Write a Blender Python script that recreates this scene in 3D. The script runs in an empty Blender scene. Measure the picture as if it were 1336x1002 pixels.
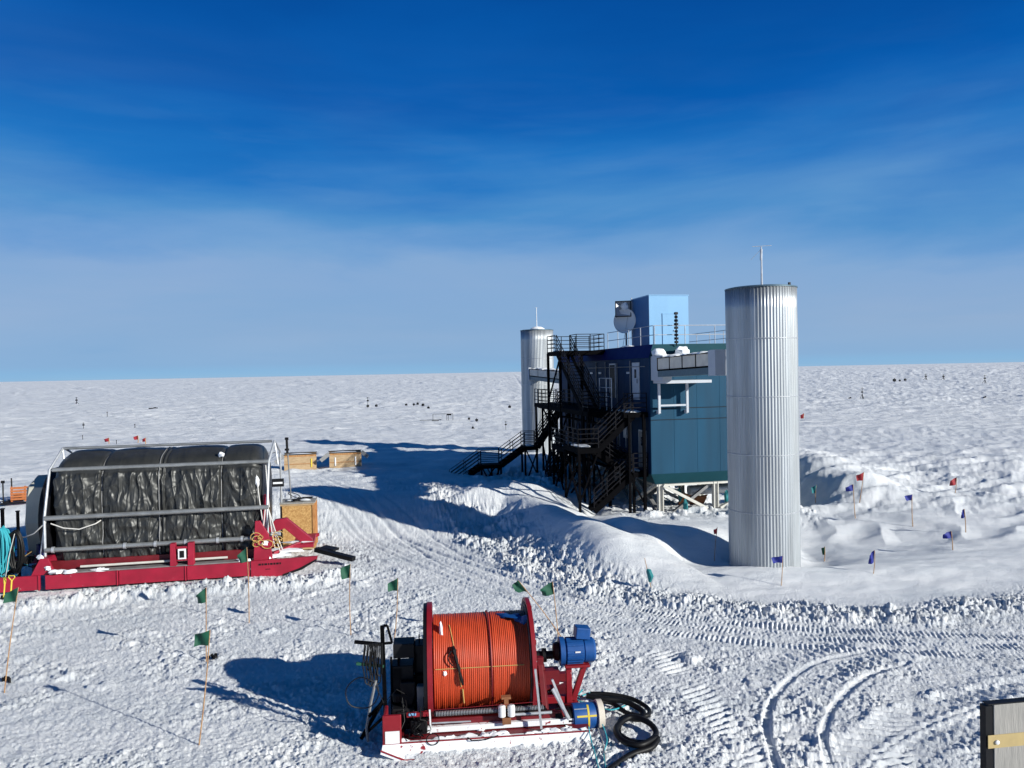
import bpy, bmesh, math, random
import numpy as np
from mathutils import Vector, Matrix, Euler
C = bpy.context.scene.collection
PI = math.pi
rnd = random.Random(11)

# ---------------------------------------------------------------- camera
CAM_H = 8.6; FPX = 1003.0
PITCH = math.atan(16/1003.0); ROLL = math.radians(1.115)
fwd = Vector((0, math.cos(PITCH), -math.sin(PITCH)))
up0 = Vector((0, math.sin(PITCH), math.cos(PITCH))); rt0 = Vector((1, 0, 0))
rt = rt0*math.cos(ROLL) - up0*math.sin(ROLL)
up = up0*math.cos(ROLL) + rt0*math.sin(ROLL)
cam_d = bpy.data.cameras.new('camera'); cam = bpy.data.objects.new('camera', cam_d); C.objects.link(cam)
cam.matrix_world = Matrix(((rt.x, up.x, -fwd.x, 0), (rt.y, up.y, -fwd.y, 0), (rt.z, up.z, -fwd.z, CAM_H), (0, 0, 0, 1)))
cam_d.sensor_width = 36; cam_d.lens = 36*FPX/1336; cam_d.clip_end = 60000; cam_d.clip_start = 0.1
bpy.context.scene.camera = cam

def ray(px, py):
    return fwd + rt*((px-668)/FPX) - up*((py-501)/FPX)
def at_z(px, py, z=0.0):               # where the sight line meets height z
    d = ray(px, py); t = (z-CAM_H)/d.z
    return Vector((0, 0, CAM_H)) + d*t
def at_y(px, py, y):                   # where the sight line meets distance y
    d = ray(px, py); t = y/d.y
    return Vector((0, 0, CAM_H)) + d*t

# ---------------------------------------------------------------- mesh builder
class MB:
    def __init__(s): s.v = []; s.f = []
    def add(s, vs, fs):
        n = len(s.v); s.v += [Vector(p) for p in vs]; s.f += [tuple(i+n for i in f) for f in fs]
        return s
    def box(s, c, d, rot=None, taper=None):
        x, y, z = d[0]/2, d[1]/2, d[2]/2
        vs = [Vector((a*x, b*y, e*z)) for e in (-1, 1) for b in (-1, 1) for a in (-1, 1)]
        if taper: vs = [Vector((p.x*(taper[0] if p.z > 0 else 1), p.y*(taper[1] if p.z > 0 else 1), p.z)) for p in vs]
        if rot is not None:
            R = Euler(rot).to_matrix() if not isinstance(rot, Matrix) else rot
            vs = [R @ p for p in vs]
        c = Vector(c)
        return s.add([p+c for p in vs], [(0,2,3,1),(4,5,7,6),(0,1,5,4),(2,6,7,3),(0,4,6,2),(1,3,7,5)])
    def span(s, a, b):
        a = Vector(a); b = Vector(b)
        return s.box((a+b)/2, [abs(b[i]-a[i]) for i in range(3)])
    def bar(s, p, q, w, h=None, upv=(0, 0, 1)):
        p = Vector(p); q = Vector(q); h = h or w; d = (q-p); L = d.length
        if L < 1e-6: return s
        d.normalize(); u = Vector(upv)
        if abs(d.dot(u)) > .98: u = Vector((0, 1, 0))
        x = d.cross(u).normalized(); y = x.cross(d)
        M = Matrix((x, d, y)).transposed()
        return s.box((p+q)/2, (w, L, h), M)
    def tube(s, pts, r, n=8, cap=True, closed=False):
        pts = [Vector(p) for p in pts]; N = len(pts)
        rs = r if isinstance(r, (list, tuple)) else [r]*N
        base = len(s.v); px = None
        for i, p in enumerate(pts):
            a = pts[i-1] if (i > 0 or closed) else pts[i]; b = pts[(i+1) % N] if (i < N-1 or closed) else pts[i]
            d = (b-a)
            if d.length < 1e-9: d = Vector((0, 0, 1))
            d.normalize()
            if px is None:
                u = Vector((0, 0, 1)) if abs(d.z) < .95 else Vector((1, 0, 0))
                px = d.cross(u).normalized()
            else:
                px = (px - d*px.dot(d))
                if px.length < 1e-6: px = d.orthogonal()
                px.normalize()
            py = d.cross(px)
            for k in range(n):
                t = 2*PI*k/n; s.v.append(p + (px*math.cos(t)+py*math.sin(t))*rs[i])
        m = N if closed else N-1
        for i in range(m):
            j = (i+1) % N
            for k in range(n):
                l = (k+1) % n
                s.f.append((base+i*n+k, base+i*n+l, base+j*n+l, base+j*n+k))
        if cap and not closed:
            s.f.append(tuple(base+k for k in range(n))[::-1]); s.f.append(tuple(base+(N-1)*n+k for k in range(n)))
        return s
    def lathe(s, c, axis, prof, n=24):      # prof: list of (distance along axis, radius)
        c = Vector(c); a = Vector(axis).normalized()
        pts = [c + a*t for t, r in prof]
        base = len(s.v); u = a.orthogonal().normalized(); w = a.cross(u)
        for (t, r), p in zip(prof, pts):
            for k in range(n):
                q = 2*PI*k/n; s.v.append(p + (u*math.cos(q)+w*math.sin(q))*r)
        for i in range(len(prof)-1):
            for k in range(n):
                l = (k+1) % n
                s.f.append((base+i*n+k, base+i*n+l, base+(i+1)*n+l, base+(i+1)*n+k))
        s.f.append(tuple(base+k for k in range(n))[::-1]); s.f.append(tuple(base+(len(prof)-1)*n+k for k in range(n)))
        return s
    def prism(s, poly, a, b, axis='y'):      # polygon given in the two other axes, extruded from a to b
        def P(u, v, t):
            return {'y': (u, t, v), 'x': (t, u, v), 'z': (u, v, t)}[axis]
        n = len(poly)
        vs = [P(u, v, a) for u, v in poly]+[P(u, v, b) for u, v in poly]
        return s.add(vs, [tuple(range(n))[::-1], tuple(range(n, 2*n))]+[(i, (i+1) % n, n+(i+1) % n, n+i) for i in range(n)])
    def ring(s, c, axis, R, r, n=40, m=8):
        c = Vector(c); a = Vector(axis).normalized(); u = a.orthogonal().normalized(); w = a.cross(u)
        return s.tube([c+(u*math.cos(2*PI*k/n)+w*math.sin(2*PI*k/n))*R for k in range(n)], r, m, closed=True)
    def lump(s, c, d, seed=0, n=10, amp=.25):
        r = random.Random(seed); c = Vector(c); rows = max(4, n//2); base = len(s.v)
        ph = [(r.uniform(-3, 3), r.uniform(-3, 3), r.uniform(-3, 3), r.uniform(0, 6)) for _ in range(6)]
        for i in range(rows+1):
            th = PI*i/rows
            for k in range(n):
                q = 2*PI*k/n; p = Vector((math.sin(th)*math.cos(q), math.sin(th)*math.sin(q), math.cos(th)))
                f = 1+amp*sum(math.sin(a*p.x*1.6+b*p.y*1.6+e*p.z*1.6+o) for a, b, e, o in ph)/2.4
                s.v.append(c+Vector((p.x*d[0]*f, p.y*d[1]*f, p.z*d[2]*f)))
        for i in range(rows):
            for k in range(n):
                l = (k+1) % n; s.f.append((base+i*n+k, base+(i+1)*n+k, base+(i+1)*n+l, base+i*n+l))
        return s
    def build(s, name, m, parent=None, smooth=False, bevel=0, world=False):
        me = bpy.data.meshes.new(name)
        vs = s.v
        if world and parent is not None:
            inv = wm(parent).inverted(); vs = [inv @ p for p in vs]
        me.from_pydata([tuple(p) for p in vs], [], s.f)
        me.materials.append(m)
        bm = bmesh.new(); bm.from_mesh(me); bmesh.ops.recalc_face_normals(bm, faces=bm.faces); bm.to_mesh(me); bm.free()
        o = bpy.data.objects.new(name, me); C.objects.link(o)
        if parent is not None: o.parent = parent
        if smooth:
            for p in me.polygons: p.use_smooth = True
            e = o.modifiers.new('edges', 'EDGE_SPLIT'); e.split_angle = math.radians(38)
        if bevel:
            b = o.modifiers.new('bevel', 'BEVEL'); b.width = bevel; b.segments = 2; b.limit_method = 'ANGLE'
        return o
def wm(o):
    return (wm(o.parent) if o.parent else Matrix.Identity(4)) @ o.matrix_basis
def tag(o, label=None, cat=None, group=None, kind=None):
    if label: o['label'] = label
    if cat: o['category'] = cat
    if group: o['group'] = group
    if kind: o['kind'] = kind
    return o
def thing(name, label, cat, loc=(0, 0, 0), rz=0, group=None):
    o = bpy.data.objects.new(name, None); C.objects.link(o); o.empty_display_size = .2
    o.location = loc; o.rotation_euler = (0, 0, rz)
    return tag(o, label, cat, group)
def copy_tree(o, parent=None):
    c = o.copy(); C.objects.link(c); c.parent = parent
    for ch in [x for x in C.objects if x.parent == o]: copy_tree(ch, c)
    return c

# ---------------------------------------------------------------- materials
def mat(name, col, rough=.6, metal=0., var=.0, vscale=6., vstretch=(1, 1, 1), bump=0., bscale=30., col2=None, dirt=None, dscale=2., dth=.62, coat=0., bstretch=None, spec=.5):
    m = bpy.data.materials.new(name); m.use_nodes = True; nt = m.node_tree; N = nt.nodes; L = nt.links
    b = N['Principled BSDF']; b.inputs['Roughness'].default_value = rough; b.inputs['Metallic'].default_value = metal
    b.inputs['Specular IOR Level'].default_value = spec
    if coat: b.inputs['Coat Weight'].default_value = coat
    tc = N.new('ShaderNodeTexCoord')
    def noise(scale, st, det=4, rough=.55):
        mp = N.new('ShaderNodeMapping'); mp.inputs['Scale'].default_value = st; L.new(tc.outputs['Object'], mp.inputs['Vector'])
        n = N.new('ShaderNodeTexNoise'); n.inputs['Scale'].default_value = scale; n.inputs['Detail'].default_value = det; n.inputs['Roughness'].default_value = rough
        L.new(mp.outputs[0], n.inputs['Vector']); return n.outputs['Fac']
    c = (*col, 1); c2 = (*(col2 if col2 else [max(0, x*(1-var)) for x in col]), 1)
    if var or col2:
        r = N.new('ShaderNodeValToRGB'); r.color_ramp.elements[0].position = .32; r.color_ramp.elements[1].position = .68
        r.color_ramp.elements[0].color = c2; r.color_ramp.elements[1].color = c
        L.new(noise(vscale, vstretch), r.inputs[0]); out = r.outputs[0]
        rr = N.new('ShaderNodeMapRange'); rr.inputs['To Min'].default_value = min(1, rough+.12); rr.inputs['To Max'].default_value = max(.05, rough-.08)
        L.new(noise(vscale*1.7, vstretch), rr.inputs[0]); L.new(rr.outputs[0], b.inputs['Roughness'])
    else:
        r = N.new('ShaderNodeRGB'); r.outputs[0].default_value = c; out = r.outputs[0]
    if dirt:
        mx = N.new('ShaderNodeMix'); mx.data_type = 'RGBA'; mx.inputs[7].default_value = (*dirt, 1)
        rp = N.new('ShaderNodeValToRGB'); rp.color_ramp.elements[0].position = dth; rp.color_ramp.elements[1].position = dth+.05
        L.new(noise(dscale, (1, 1, 1), 8, .65), rp.inputs[0]); L.new(rp.outputs[0], mx.inputs[0]); L.new(out, mx.inputs[6]); out = mx.outputs[2]
    L.new(out, b.inputs['Base Color'])
    if bump:
        bp = N.new('ShaderNodeBump'); bp.inputs['Strength'].default_value = min(1, bump); bp.inputs['Distance'].default_value = .02
        L.new(noise(bscale, bstretch or vstretch, 5), bp.inputs['Height']); L.new(bp.outputs[0], b.inputs['Normal'])
    return m
SNOWC = (.84, .86, .88)
M = {}
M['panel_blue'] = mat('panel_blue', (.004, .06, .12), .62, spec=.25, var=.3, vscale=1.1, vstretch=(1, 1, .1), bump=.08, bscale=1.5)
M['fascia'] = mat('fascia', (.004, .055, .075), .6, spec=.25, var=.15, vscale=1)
M['panel_shaded'] = mat('panel_shaded', (.003, .03, .085), .6, var=.25, vscale=1.2, vstretch=(1, 1, .2), spec=.12)  # cladding blue darkened to carry the long wall's shade
M['fascia_shaded'] = mat('fascia_shaded', (.003, .006, .09), .6, var=.15, vscale=1, spec=.15)  # fascia colour with the shade of the long side mixed in
M['cabin'] = mat('cabin', (.2, .42, .66), .5, var=.06, vscale=2, vstretch=(1, 1, .2))
M['cabin_shaded'] = mat('cabin_shaded', (.012, .12, .33), .5, var=.1, vscale=2)  # cabin blue with the shade of its left side put into the colour
M['galv'] = mat('galv', (.5, .53, .55), .42, .6, var=.38, vscale=1.0, vstretch=(2.2, 2.2, .16), bump=.15, bscale=3)
M['galv_plain'] = mat('galv_plain', (.55, .57, .6), .5, .5, var=.25, vscale=5)
M['black_steel'] = mat('black_steel', (.003, .003, .004), .8, 0, var=.3, vscale=4, spec=.04)
M['black_rail'] = mat('black_rail', (.004, .004, .007), .6, 0, spec=.15)
M['cream_steel'] = mat('cream_steel', (.62, .6, .54), .6, var=.15, vscale=3, dirt=(.35, .3, .24), dscale=4, dth=.66)
M['grey_steel'] = mat('grey_steel', (.26, .26, .26), .6, .2, var=.3, vscale=3)
M['white_paint'] = mat('white_paint', (.48, .51, .56), .5, var=.08, vscale=2)
M['duct_panel'] = mat('duct_panel', (.8, .72, .6), .6, 0, var=.2, vscale=2)
M['duct_tray'] = mat('duct_tray', (.1, .16, .2), .5, .4, var=.2)
M['snow_lump'] = mat('snow_lump', SNOWC, .8, bump=.5, bscale=9, spec=.2)
M['dark'] = mat('dark', (.007, .007, .009), .55, var=.3, spec=.25)
M['glass_dark'] = mat('glass_dark', (.02, .03, .05), .08)
M['red'] = mat('red', (.26, .006, .014), .5, var=.25, vscale=3, dirt=(.7, .68, .7), dscale=5, dth=.66)
M['red_sled'] = mat('red_sled', (.36, .009, .035), .5, var=.3, vscale=1.5, dirt=(.5, .3, .33), dscale=6, dth=.68)
M['red_dark'] = mat('red_dark', (.17, .006, .012), .5, var=.3, vscale=3)
M['red_snowy'] = mat('red_snowy', (.3, .01, .02), .6, var=.2, vscale=3, dirt=SNOWC, dscale=6, dth=.36)
M['blue'] = mat('blue', (.006, .075, .28), .48, var=.18, vscale=5, dirt=(.5, .55, .62), dscale=9, dth=.71)
M['yellow'] = mat('yellow', (.72, .55, .06), .5, var=.1)
M['orange_hose'] = mat('orange_hose', (.6, .07, .02), .48, var=.25, vscale=2.4, vstretch=(6, 1, 1))
M['rubber'] = mat('rubber', (.006, .006, .007), .5, var=.3, vscale=10, spec=.25)
M['tarp'] = mat('tarp', (.045, .046, .044), .42, 0.3, var=.3, vscale=1.6, bump=.12, bscale=5)
M['tarp_dark'] = mat('tarp_dark', (.02, .022, .028), .38, .2, var=.3, vscale=2)
M['pipe'] = mat('pipe', (.34, .35, .35), .45, .55, var=.3, vscale=4, vstretch=(.6, 1, 1))
M['osb'] = mat('osb', (.6, .37, .14), .75, col2=(.34, .17, .05), vscale=14, bump=.3, bscale=26)
M['wood'] = mat('wood', (.5, .25, .09), .75, col2=(.3, .12, .035), vscale=5, vstretch=(3, 3, .5), bump=.2)
M['ply'] = mat('ply', (.5, .36, .21), .75, col2=(.36, .24, .13), vscale=2.5, vstretch=(1, 1, 4), bump=.15)
M['grey_ply'] = mat('grey_ply', (.36, .34, .31), .8, col2=(.26, .25, .23), vscale=3.5, vstretch=(5, 5, .6), bump=.4, bscale=14, dirt=(.12, .11, .1), dscale=6, dth=.68)
M['bamboo'] = mat('bamboo', (.5, .3, .14), .6, col2=(.3, .15, .07), vscale=3, vstretch=(1, 1, 6))
M['flag_green'] = mat('flag_green', (.004, .085, .045), .7, var=.3)
M['flag_teal'] = mat('flag_teal', (.01, .2, .22), .7, var=.3)
M['flag_blue'] = mat('flag_blue', (.006, .018, .24), .7, var=.3)
M['flag_red'] = mat('flag_red', (.32, .012, .022), .7, var=.3)
M['white_rope'] = mat('white_rope', (.62, .6, .56), .8)
M['yellow_rope'] = mat('yellow_rope', (.5, .32, .1), .8)
M['teal_rope'] = mat('teal_rope', (.03, .34, .4), .7)
M['tag_white'] = mat('tag_white', (.75, .75, .75), .6)
M['beige'] = mat('beige', (.55, .53, .44), .6, var=.15, vscale=1.5)
M['strap_tan'] = mat('strap_tan', (.48, .36, .16), .7, var=.15, vscale=8)
M['orange_crate'] = mat('orange_crate', (.5, .16, .05), .6, var=.2)
M['rust'] = mat('rust', (.3, .12, .05), .8, var=.4, vscale=6)

# ---------------------------------------------------------------- sun and sky
SUN_EL = math.radians(20.6)
sx, sy = .848, -.530                                   # compass direction the sun stands in
sun_dir = Vector((sx*math.cos(SUN_EL), sy*math.cos(SUN_EL), math.sin(SUN_EL)))
sd = bpy.data.lights.new('sun', 'SUN'); so = bpy.data.objects.new('sun', sd); C.objects.link(so)
sd.energy = 4.35; sd.angle = math.radians(.5); sd.color = (1, .985, .91)
so.rotation_euler = (-sun_dir).to_track_quat('-Z', 'Y').to_euler()
W = bpy.data.worlds.new('World'); bpy.context.scene.world = W; W.use_nodes = True
nt = W.node_tree; N = nt.nodes; L = nt.links
bg = N['Background']; bg.inputs['Strength'].default_value = .1
sky = N.new('ShaderNodeTexSky'); sky.sky_type = 'NISHITA'; sky.sun_disc = False; sky.sun_elevation = SUN_EL
sky.sun_rotation = math.atan2(sx, sy); sky.altitude = 2800; sky.air_density = 1.0; sky.dust_density = .3; sky.ozone_density = 3.0
tc = N.new('ShaderNodeTexCoord'); sep = N.new('ShaderNodeSeparateXYZ'); L.new(tc.outputs['Generated'], sep.inputs[0])
def mathn(op, a, b=None, c=None):
    n = N.new('ShaderNodeMath'); n.operation = op
    for i, v in enumerate((a, b, c)):
        if v is None: continue
        if isinstance(v, (int, float)): n.inputs[i].default_value = v
        else: L.new(v, n.inputs[i])
    return n.outputs[0]
def mixn(fac, a, b, mode='MIX'):
    n = N.new('ShaderNodeMix'); n.data_type = 'RGBA'; n.blend_type = mode
    for i, v in ((0, fac), (6, a), (7, b)):
        if isinstance(v, (int, float)): n.inputs[i].default_value = v
        elif isinstance(v, tuple): n.inputs[i].default_value = v
        else: L.new(v, n.inputs[i])
    return n.outputs[2]
# deep polar blue: tint of the physical sky by height above the horizon
def lin(c): return tuple(((v/255)/12.92 if v/255 <= .04045 else ((v/255+.055)/1.055)**2.4) for v in c)
EXPO = .42; KS = 1/(.1*2**EXPO)
rp = N.new('ShaderNodeValToRGB'); cr = rp.color_ramp
SKYR = [(0.0, (146, 186, 220)), (.006, (138, 184, 222)), (.016, (140, 176, 214)), (.05, (148, 176, 210)), (.12, (140, 172, 212)), (.15, (112, 158, 210)), (.19, (66, 138, 202)), (.25, (28, 116, 194)), (.33, (2, 92, 176)), (.44, (0, 74, 154)), (.7, (0, 54, 100)), (1, (0, 48, 80))]
cr.elements[0].position = 0; cr.elements[0].color = (*lin(SKYR[0][1]), 1); cr.elements[1].position = 1; cr.elements[1].color = (*lin(SKYR[-1][1]), 1)
for p, c in SKYR[1:-1]:
    e = cr.elements.new(p); e.color = (*lin(c), 1)
L.new(sep.outputs[2], rp.inputs[0])
grad = mixn(1.0, rp.outputs[0], (KS, KS, KS, 1), 'MULTIPLY')
tint = mixn(.05, grad, mixn(1.0, sky.outputs[0], (.35, .6, .9, 1), 'MULTIPLY'))
# thin high cloud: soft flat-lying patches, and a wavy top to the pale band over the horizon
def cirrus(scale, rot, st, lo, hi, w, off=0.):
    mp = N.new('ShaderNodeMapping'); mp.inputs['Location'].default_value = (off, off, off); mp.inputs['Rotation'].default_value = rot; mp.inputs['Scale'].default_value = st; L.new(tc.outputs['Generated'], mp.inputs[0])
    n = N.new('ShaderNodeTexNoise'); n.inputs['Scale'].default_value = scale; n.inputs['Detail'].default_value = 8; n.inputs['Roughness'].default_value = .52; n.inputs['Distortion'].default_value = .35; L.new(mp.outputs[0], n.inputs[0])
    mr = N.new('ShaderNodeMapRange'); mr.inputs[1].default_value = lo; mr.inputs[2].default_value = hi; mr.interpolation_type = 'SMOOTHSTEP'; L.new(n.outputs[0], mr.inputs[0])
    return mathn('MULTIPLY', mr.outputs[0], w)
ci = mathn('ADD', cirrus(1.5, (0, .16, 0), (1, 1, 5.5), .4, .72, 1.0), cirrus(5, (0, .24, 0), (1, 1, 7), .45, .75, .35, 3.))
wav = cirrus(2.2, (0, .1, 0), (1, 1, 4), .25, .75, .07, 7.)
zz = mathn('SUBTRACT', mathn('ADD', mathn('ADD', sep.outputs[2], mathn('MULTIPLY', sep.outputs[0], .03)), .0), mathn('SUBTRACT', wav, .035))
gate = N.new('ShaderNodeMapRange'); gate.inputs[1].default_value = .03; gate.inputs[2].default_value = .1; L.new(sep.outputs[2], gate.inputs[0])
zmix = mathn('ADD', mathn('MULTIPLY', zz, gate.outputs[0]), mathn('MULTIPLY', sep.outputs[2], mathn('SUBTRACT', 1.0, gate.outputs[0])))
for l_ in list(rp.inputs[0].links): nt.links.remove(l_)
L.new(zmix, rp.inputs[0])
fade = N.new('ShaderNodeMapRange'); fade.inputs[1].default_value = .42; fade.inputs[2].default_value = .12; fade.interpolation_type = 'SMOOTHSTEP'; L.new(sep.outputs[2], fade.inputs[0])
cf = mathn('MULTIPLY', ci, mathn('MULTIPLY', fade.outputs[0], .42))
CLOUDC = tuple(v*KS for v in lin((122, 168, 212)))+(1,)
skyc = mixn(cf, tint, CLOUDC)
L.new(skyc, bg.inputs[0])
vs = bpy.context.scene.view_settings; vs.view_transform = 'Standard'; vs.look = 'None'; vs.gamma = 1; vs.exposure = EXPO
bpy.context.scene.cycles.max_bounces = 5; bpy.context.scene.cycles.diffuse_bounces = 2
# ---------------------------------------------------------------- snow ground
B_YAW = math.atan2(.205, .979)                       # the laboratory's own axes: x along its end wall, y along its long wall
B_O = Vector((.1795*42.5, 42.5, 0))
def bl(x, y):                                         # world -> laboratory axes (arrays)
    dx = x-B_O.x; dy = y-B_O.y; c, s = math.cos(B_YAW), math.sin(B_YAW)
    return dx*c+dy*s, -dx*s+dy*c
def _hash(ix, iy, seed):
    h = (ix.astype(np.int64)*374761393 + iy.astype(np.int64)*668265263 + seed*974634777) & 0xffffffff
    h = ((h ^ (h >> 13))*1274126177) & 0xffffffff
    return h ^ (h >> 16)
def perlin(x, y, seed=0):
    ix = np.floor(x); iy = np.floor(y); fx = x-ix; fy = y-iy
    u = fx*fx*fx*(fx*(fx*6-15)+10); v = fy*fy*fy*(fy*(fy*6-15)+10)
    def g(a, b):
        h = _hash(ix+a, iy+b, seed) % 4096; t = h*(2*PI/4096)
        return np.cos(t)*(fx-a)+np.sin(t)*(fy-b)
    a = g(0, 0); b = g(1, 0); c = g(0, 1); d = g(1, 1)
    return ((a+(b-a)*u) + ((c+(d-c)*u)-(a+(b-a)*u))*v)*1.5
def fbm(x, y, seed, o=3, g=.5):
    s = 0; a = 1
    for i in range(o): s = s+a*perlin(x*2**i, y*2**i, seed+i); a *= g
    return s
def clods(x, y, size, seed, dens=.8):                # rounded lumps of many sizes thrown on the ground
    X = x/size; Y = y/size
    X = X+.35*perlin(X*1.7, Y*1.7, seed+50); Y = Y+.35*perlin(X*1.7+9, Y*1.7, seed+51)
    ix = np.floor(X); iy = np.floor(Y); out = np.zeros_like(X)
    for a in (-1, 0, 1):
        for b in (-1, 0, 1):
            h = _hash(ix+a, iy+b, seed)
            cx = ix+a+.15+.7*((h & 255)/255.); cy = iy+b+.15+.7*(((h >> 8) & 255)/255.)
            r = .22+.5*((((h >> 16) & 255)/255.)**2)
            r = np.where(((h >> 24) & 255)/255. < dens, r, .01)
            d2 = ((X-cx)**2+(Y-cy)**2)/(r*r)
            out = np.maximum(out, np.where(d2 < 1, np.sqrt(np.maximum(0, 1-d2)), 0)*r)
    return out*size
def sstep(a, b, t):
    t = np.clip((t-a)/(b-a), 0, 1); return t*t*(3-2*t)
def path(x, y, pts):                                  # distance to a polyline, signed side, length along it
    best = np.full(x.shape, 1e9); sd = np.zeros_like(x); al = np.zeros_like(x); acc = 0
    for (x0, y0), (x1, y1) in zip(pts[:-1], pts[1:]):
        dx = x1-x0; dy = y1-y0; L2 = dx*dx+dy*dy; Ls = math.sqrt(L2)
        t = np.clip(((x-x0)*dx+(y-y0)*dy)/L2, 0, 1); ex = x-x0-t*dx; ey = y-y0-t*dy; d = np.sqrt(ex*ex+ey*ey)
        m = d < best; best = np.where(m, d, best); sd = np.where(m, np.sign(dx*ey-dy*ex), sd); al = np.where(m, acc+t*Ls, al); acc += Ls
    return best, sd, al
def smooth_pts(p, n=6):
    out = []
    for i in range(len(p)-1):
        a = p[max(0, i-1)]; b = p[i]; c = p[i+1]; d = p[min(len(p)-1, i+2)]
        for k in range(n):
            t = k/n
            out.append(tuple(.5*((2*b[j])+(-a[j]+c[j])*t+(2*a[j]-5*b[j]+4*c[j]-d[j])*t*t+(-a[j]+3*b[j]-3*c[j]+d[j])*t**3) for j in (0, 1)))
    out.append(p[-1]); return out
def G(*pp, z=0., n=5):                                # ground polyline, traced where it lies in the place
    q = [at_z(a, b, z) for a, b in pp]; return smooth_pts([(v.x, v.y) for v in q], n) if n else [(v.x, v.y) for v in q]

BERM = G((560, 668), (620, 705), (690, 745), (760, 768), (860, 784), (960, 795), (1080, 802), (1190, 806), (1270, 795), (1400, 778))
ROAD = G((380, 640), (440, 672), (520, 712), (620, 752), (740, 790), (880, 815), (1060, 834), (1230, 842), (1500, 850))
ROAD2 = G((420, 655), (520, 690), (600, 735), (700, 765), (860, 800), (1040, 818), (1200, 822), (1400, 800))
ARC1 = G((1130, 850), (1060, 868), (1015, 905), (1000, 945), (1008, 985), (1030, 1060), n=7)
ARC2 = G((1185, 866), (1130, 885), (1090, 920), (1075, 960), (1082, 1000), (1110, 1070), n=7)
ARC3 = G((1420, 900), (1320, 915), (1220, 945), (1150, 985), (1110, 1040), n=7)
ARC4 = G((985, 1010), (950, 950), (900, 895), (860, 850), n=6)
ARC5 = G((1180, 1010), (1160, 960), (1190, 905), (1270, 870), (1400, 850), n=6)
BANK = G((-60, 793), (40, 793), (120, 782), (200, 774), (300, 767), (400, 760), (450, 750))
RIDGE1 = G((640, 652), (665, 650), (705, 655), (750, 668), (800, 686), (850, 704), z=.9)
RIDGE2 = G((785, 690), (825, 689), (858, 690), (885, 687), (910, 690), z=1.2)
def base_h(x, y):
    """large shapes of the snow"""
    r = np.hypot(x, y)
    h = .05*perlin(x/9, y/9, 3)+.09*perlin(x/23, y/31, 4)
    h = h+sstep(60, 200, r)*.25*perlin(x/60, y/45, 5)
    bx, by = bl(x, y)
    # raised drift round the stairs and under the building
    rgt = sstep(10, 14, x)
    up_ = sstep(39.5, 47, y-2*sstep(2, 8, x))*(1-rgt)+rgt*sstep(36, 68, y)
    A_ = .95+.5*(1-sstep(3, 7.5, x))-.55*sstep(52, 80, y)
    db0, sb0, _a = path(x, y, BERM)
    emb = (sb0 > 0)*sstep(.3, 5., db0)*(1-sstep(3.5, 7.5, x+.35*(y-33)))*sstep(-9, -4, x)*sstep(20, 28, y)
    yw = y+.5*perlin(x/3, x*0, 41)
    wall = sstep(32.9, 37.3, yw)*sstep(3, 6, x)*(1-sstep(12.2, 14.5, x))
    h = h+np.maximum(A_*np.maximum(up_, emb), .95*wall)
    h = h-.75*np.exp(-(((bx-2.5)/5.5)**2+((by-7)/9)**2))
    h = h-.55*np.exp(-(((bx+5.5)/4)**2+((by-16)/5)**2))
    # drift ridges in front
    d, s, a = path(x, y, RIDGE1); w = np.where(s > 0, 1.3, 2.6)
    h = h+(.6+.14*perlin(a/3, a*0, 8))*np.exp(-(d/w)**2*(1+.3*perlin(x/2.5, y/2.5, 9)))
    d, s, a = path(x, y, RIDGE2); w = np.where(s > 0, 1.9, 3.1)
    h = h+(.3+.08*perlin(a/3, a*0, 18))*np.exp(-(d/w)**2)
    # wind scoop along the far side of the laboratory, with a steep snow bank on its right
    px, py = 16.5, 55.
    q = (x-(17.2+.05*(y-50)+1.1*perlin(y/7, y*0, 21)))            # across
    along = sstep(45, 50, y)*(1-sstep(66, 74, y))
    depth = 2.1*along
    scoop = np.where(q < 0, sstep(-9, -1, q), 1-sstep(0, 4.2, q))
    h = h-depth*np.where(q < 0, scoop, scoop)
    h = h+.9*along*np.exp(-((q-5.5)/2.6)**2)
    # hummocks right of it
    rg = sstep(11, 17, x)*sstep(33, 40, y)*(1-sstep(60, 90, y))
    h = h+rg*(.2*perlin(x/5.5, y/4, 30)+.09*perlin(x/2.4, y/1.6, 31)+.16*np.maximum(0, 1-np.abs(perlin(x/5+y/9, y/3.2-x/9, 32))*3))
    # bowl scooped out on the tower's left, with a sharp lip in front
    bd, _s, _b = path(x, y, [(8.9, 33.9), (12.8, 34.4)]); h = h-.45*np.exp(-(bd/1.25)**2)*sstep(31.4, 32.8, y)
    h = h+.22*np.exp(-((y-31.6-.08*(x-11)-.3*perlin(x/3, x*0, 40))/1.6)**2)*sstep(6, 9, x)*(1-sstep(16, 22, x))
    # hollow at the foot of the near tower
    d = np.hypot(x-12.9, y-36.6); h = h-.75*np.exp(-(d/2.5)**2)
    d = np.hypot(x-17.5, y-38.5); h = h-.5*np.exp(-(d/3.2)**2)
    # far side
    return h
def masks(x, y):
    r = np.hypot(x, y)
    db, sb, ab = path(x, y, BERM); dr, sr, ar = path(x, y, ROAD); d2, s2, a2 = path(x, y, ROAD2); dk, _, ak = path(x, y, BANK)
    return r, (db, sb, ab), (dr, sr, ar), (d2, s2, a2), (dk, ak)
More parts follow.
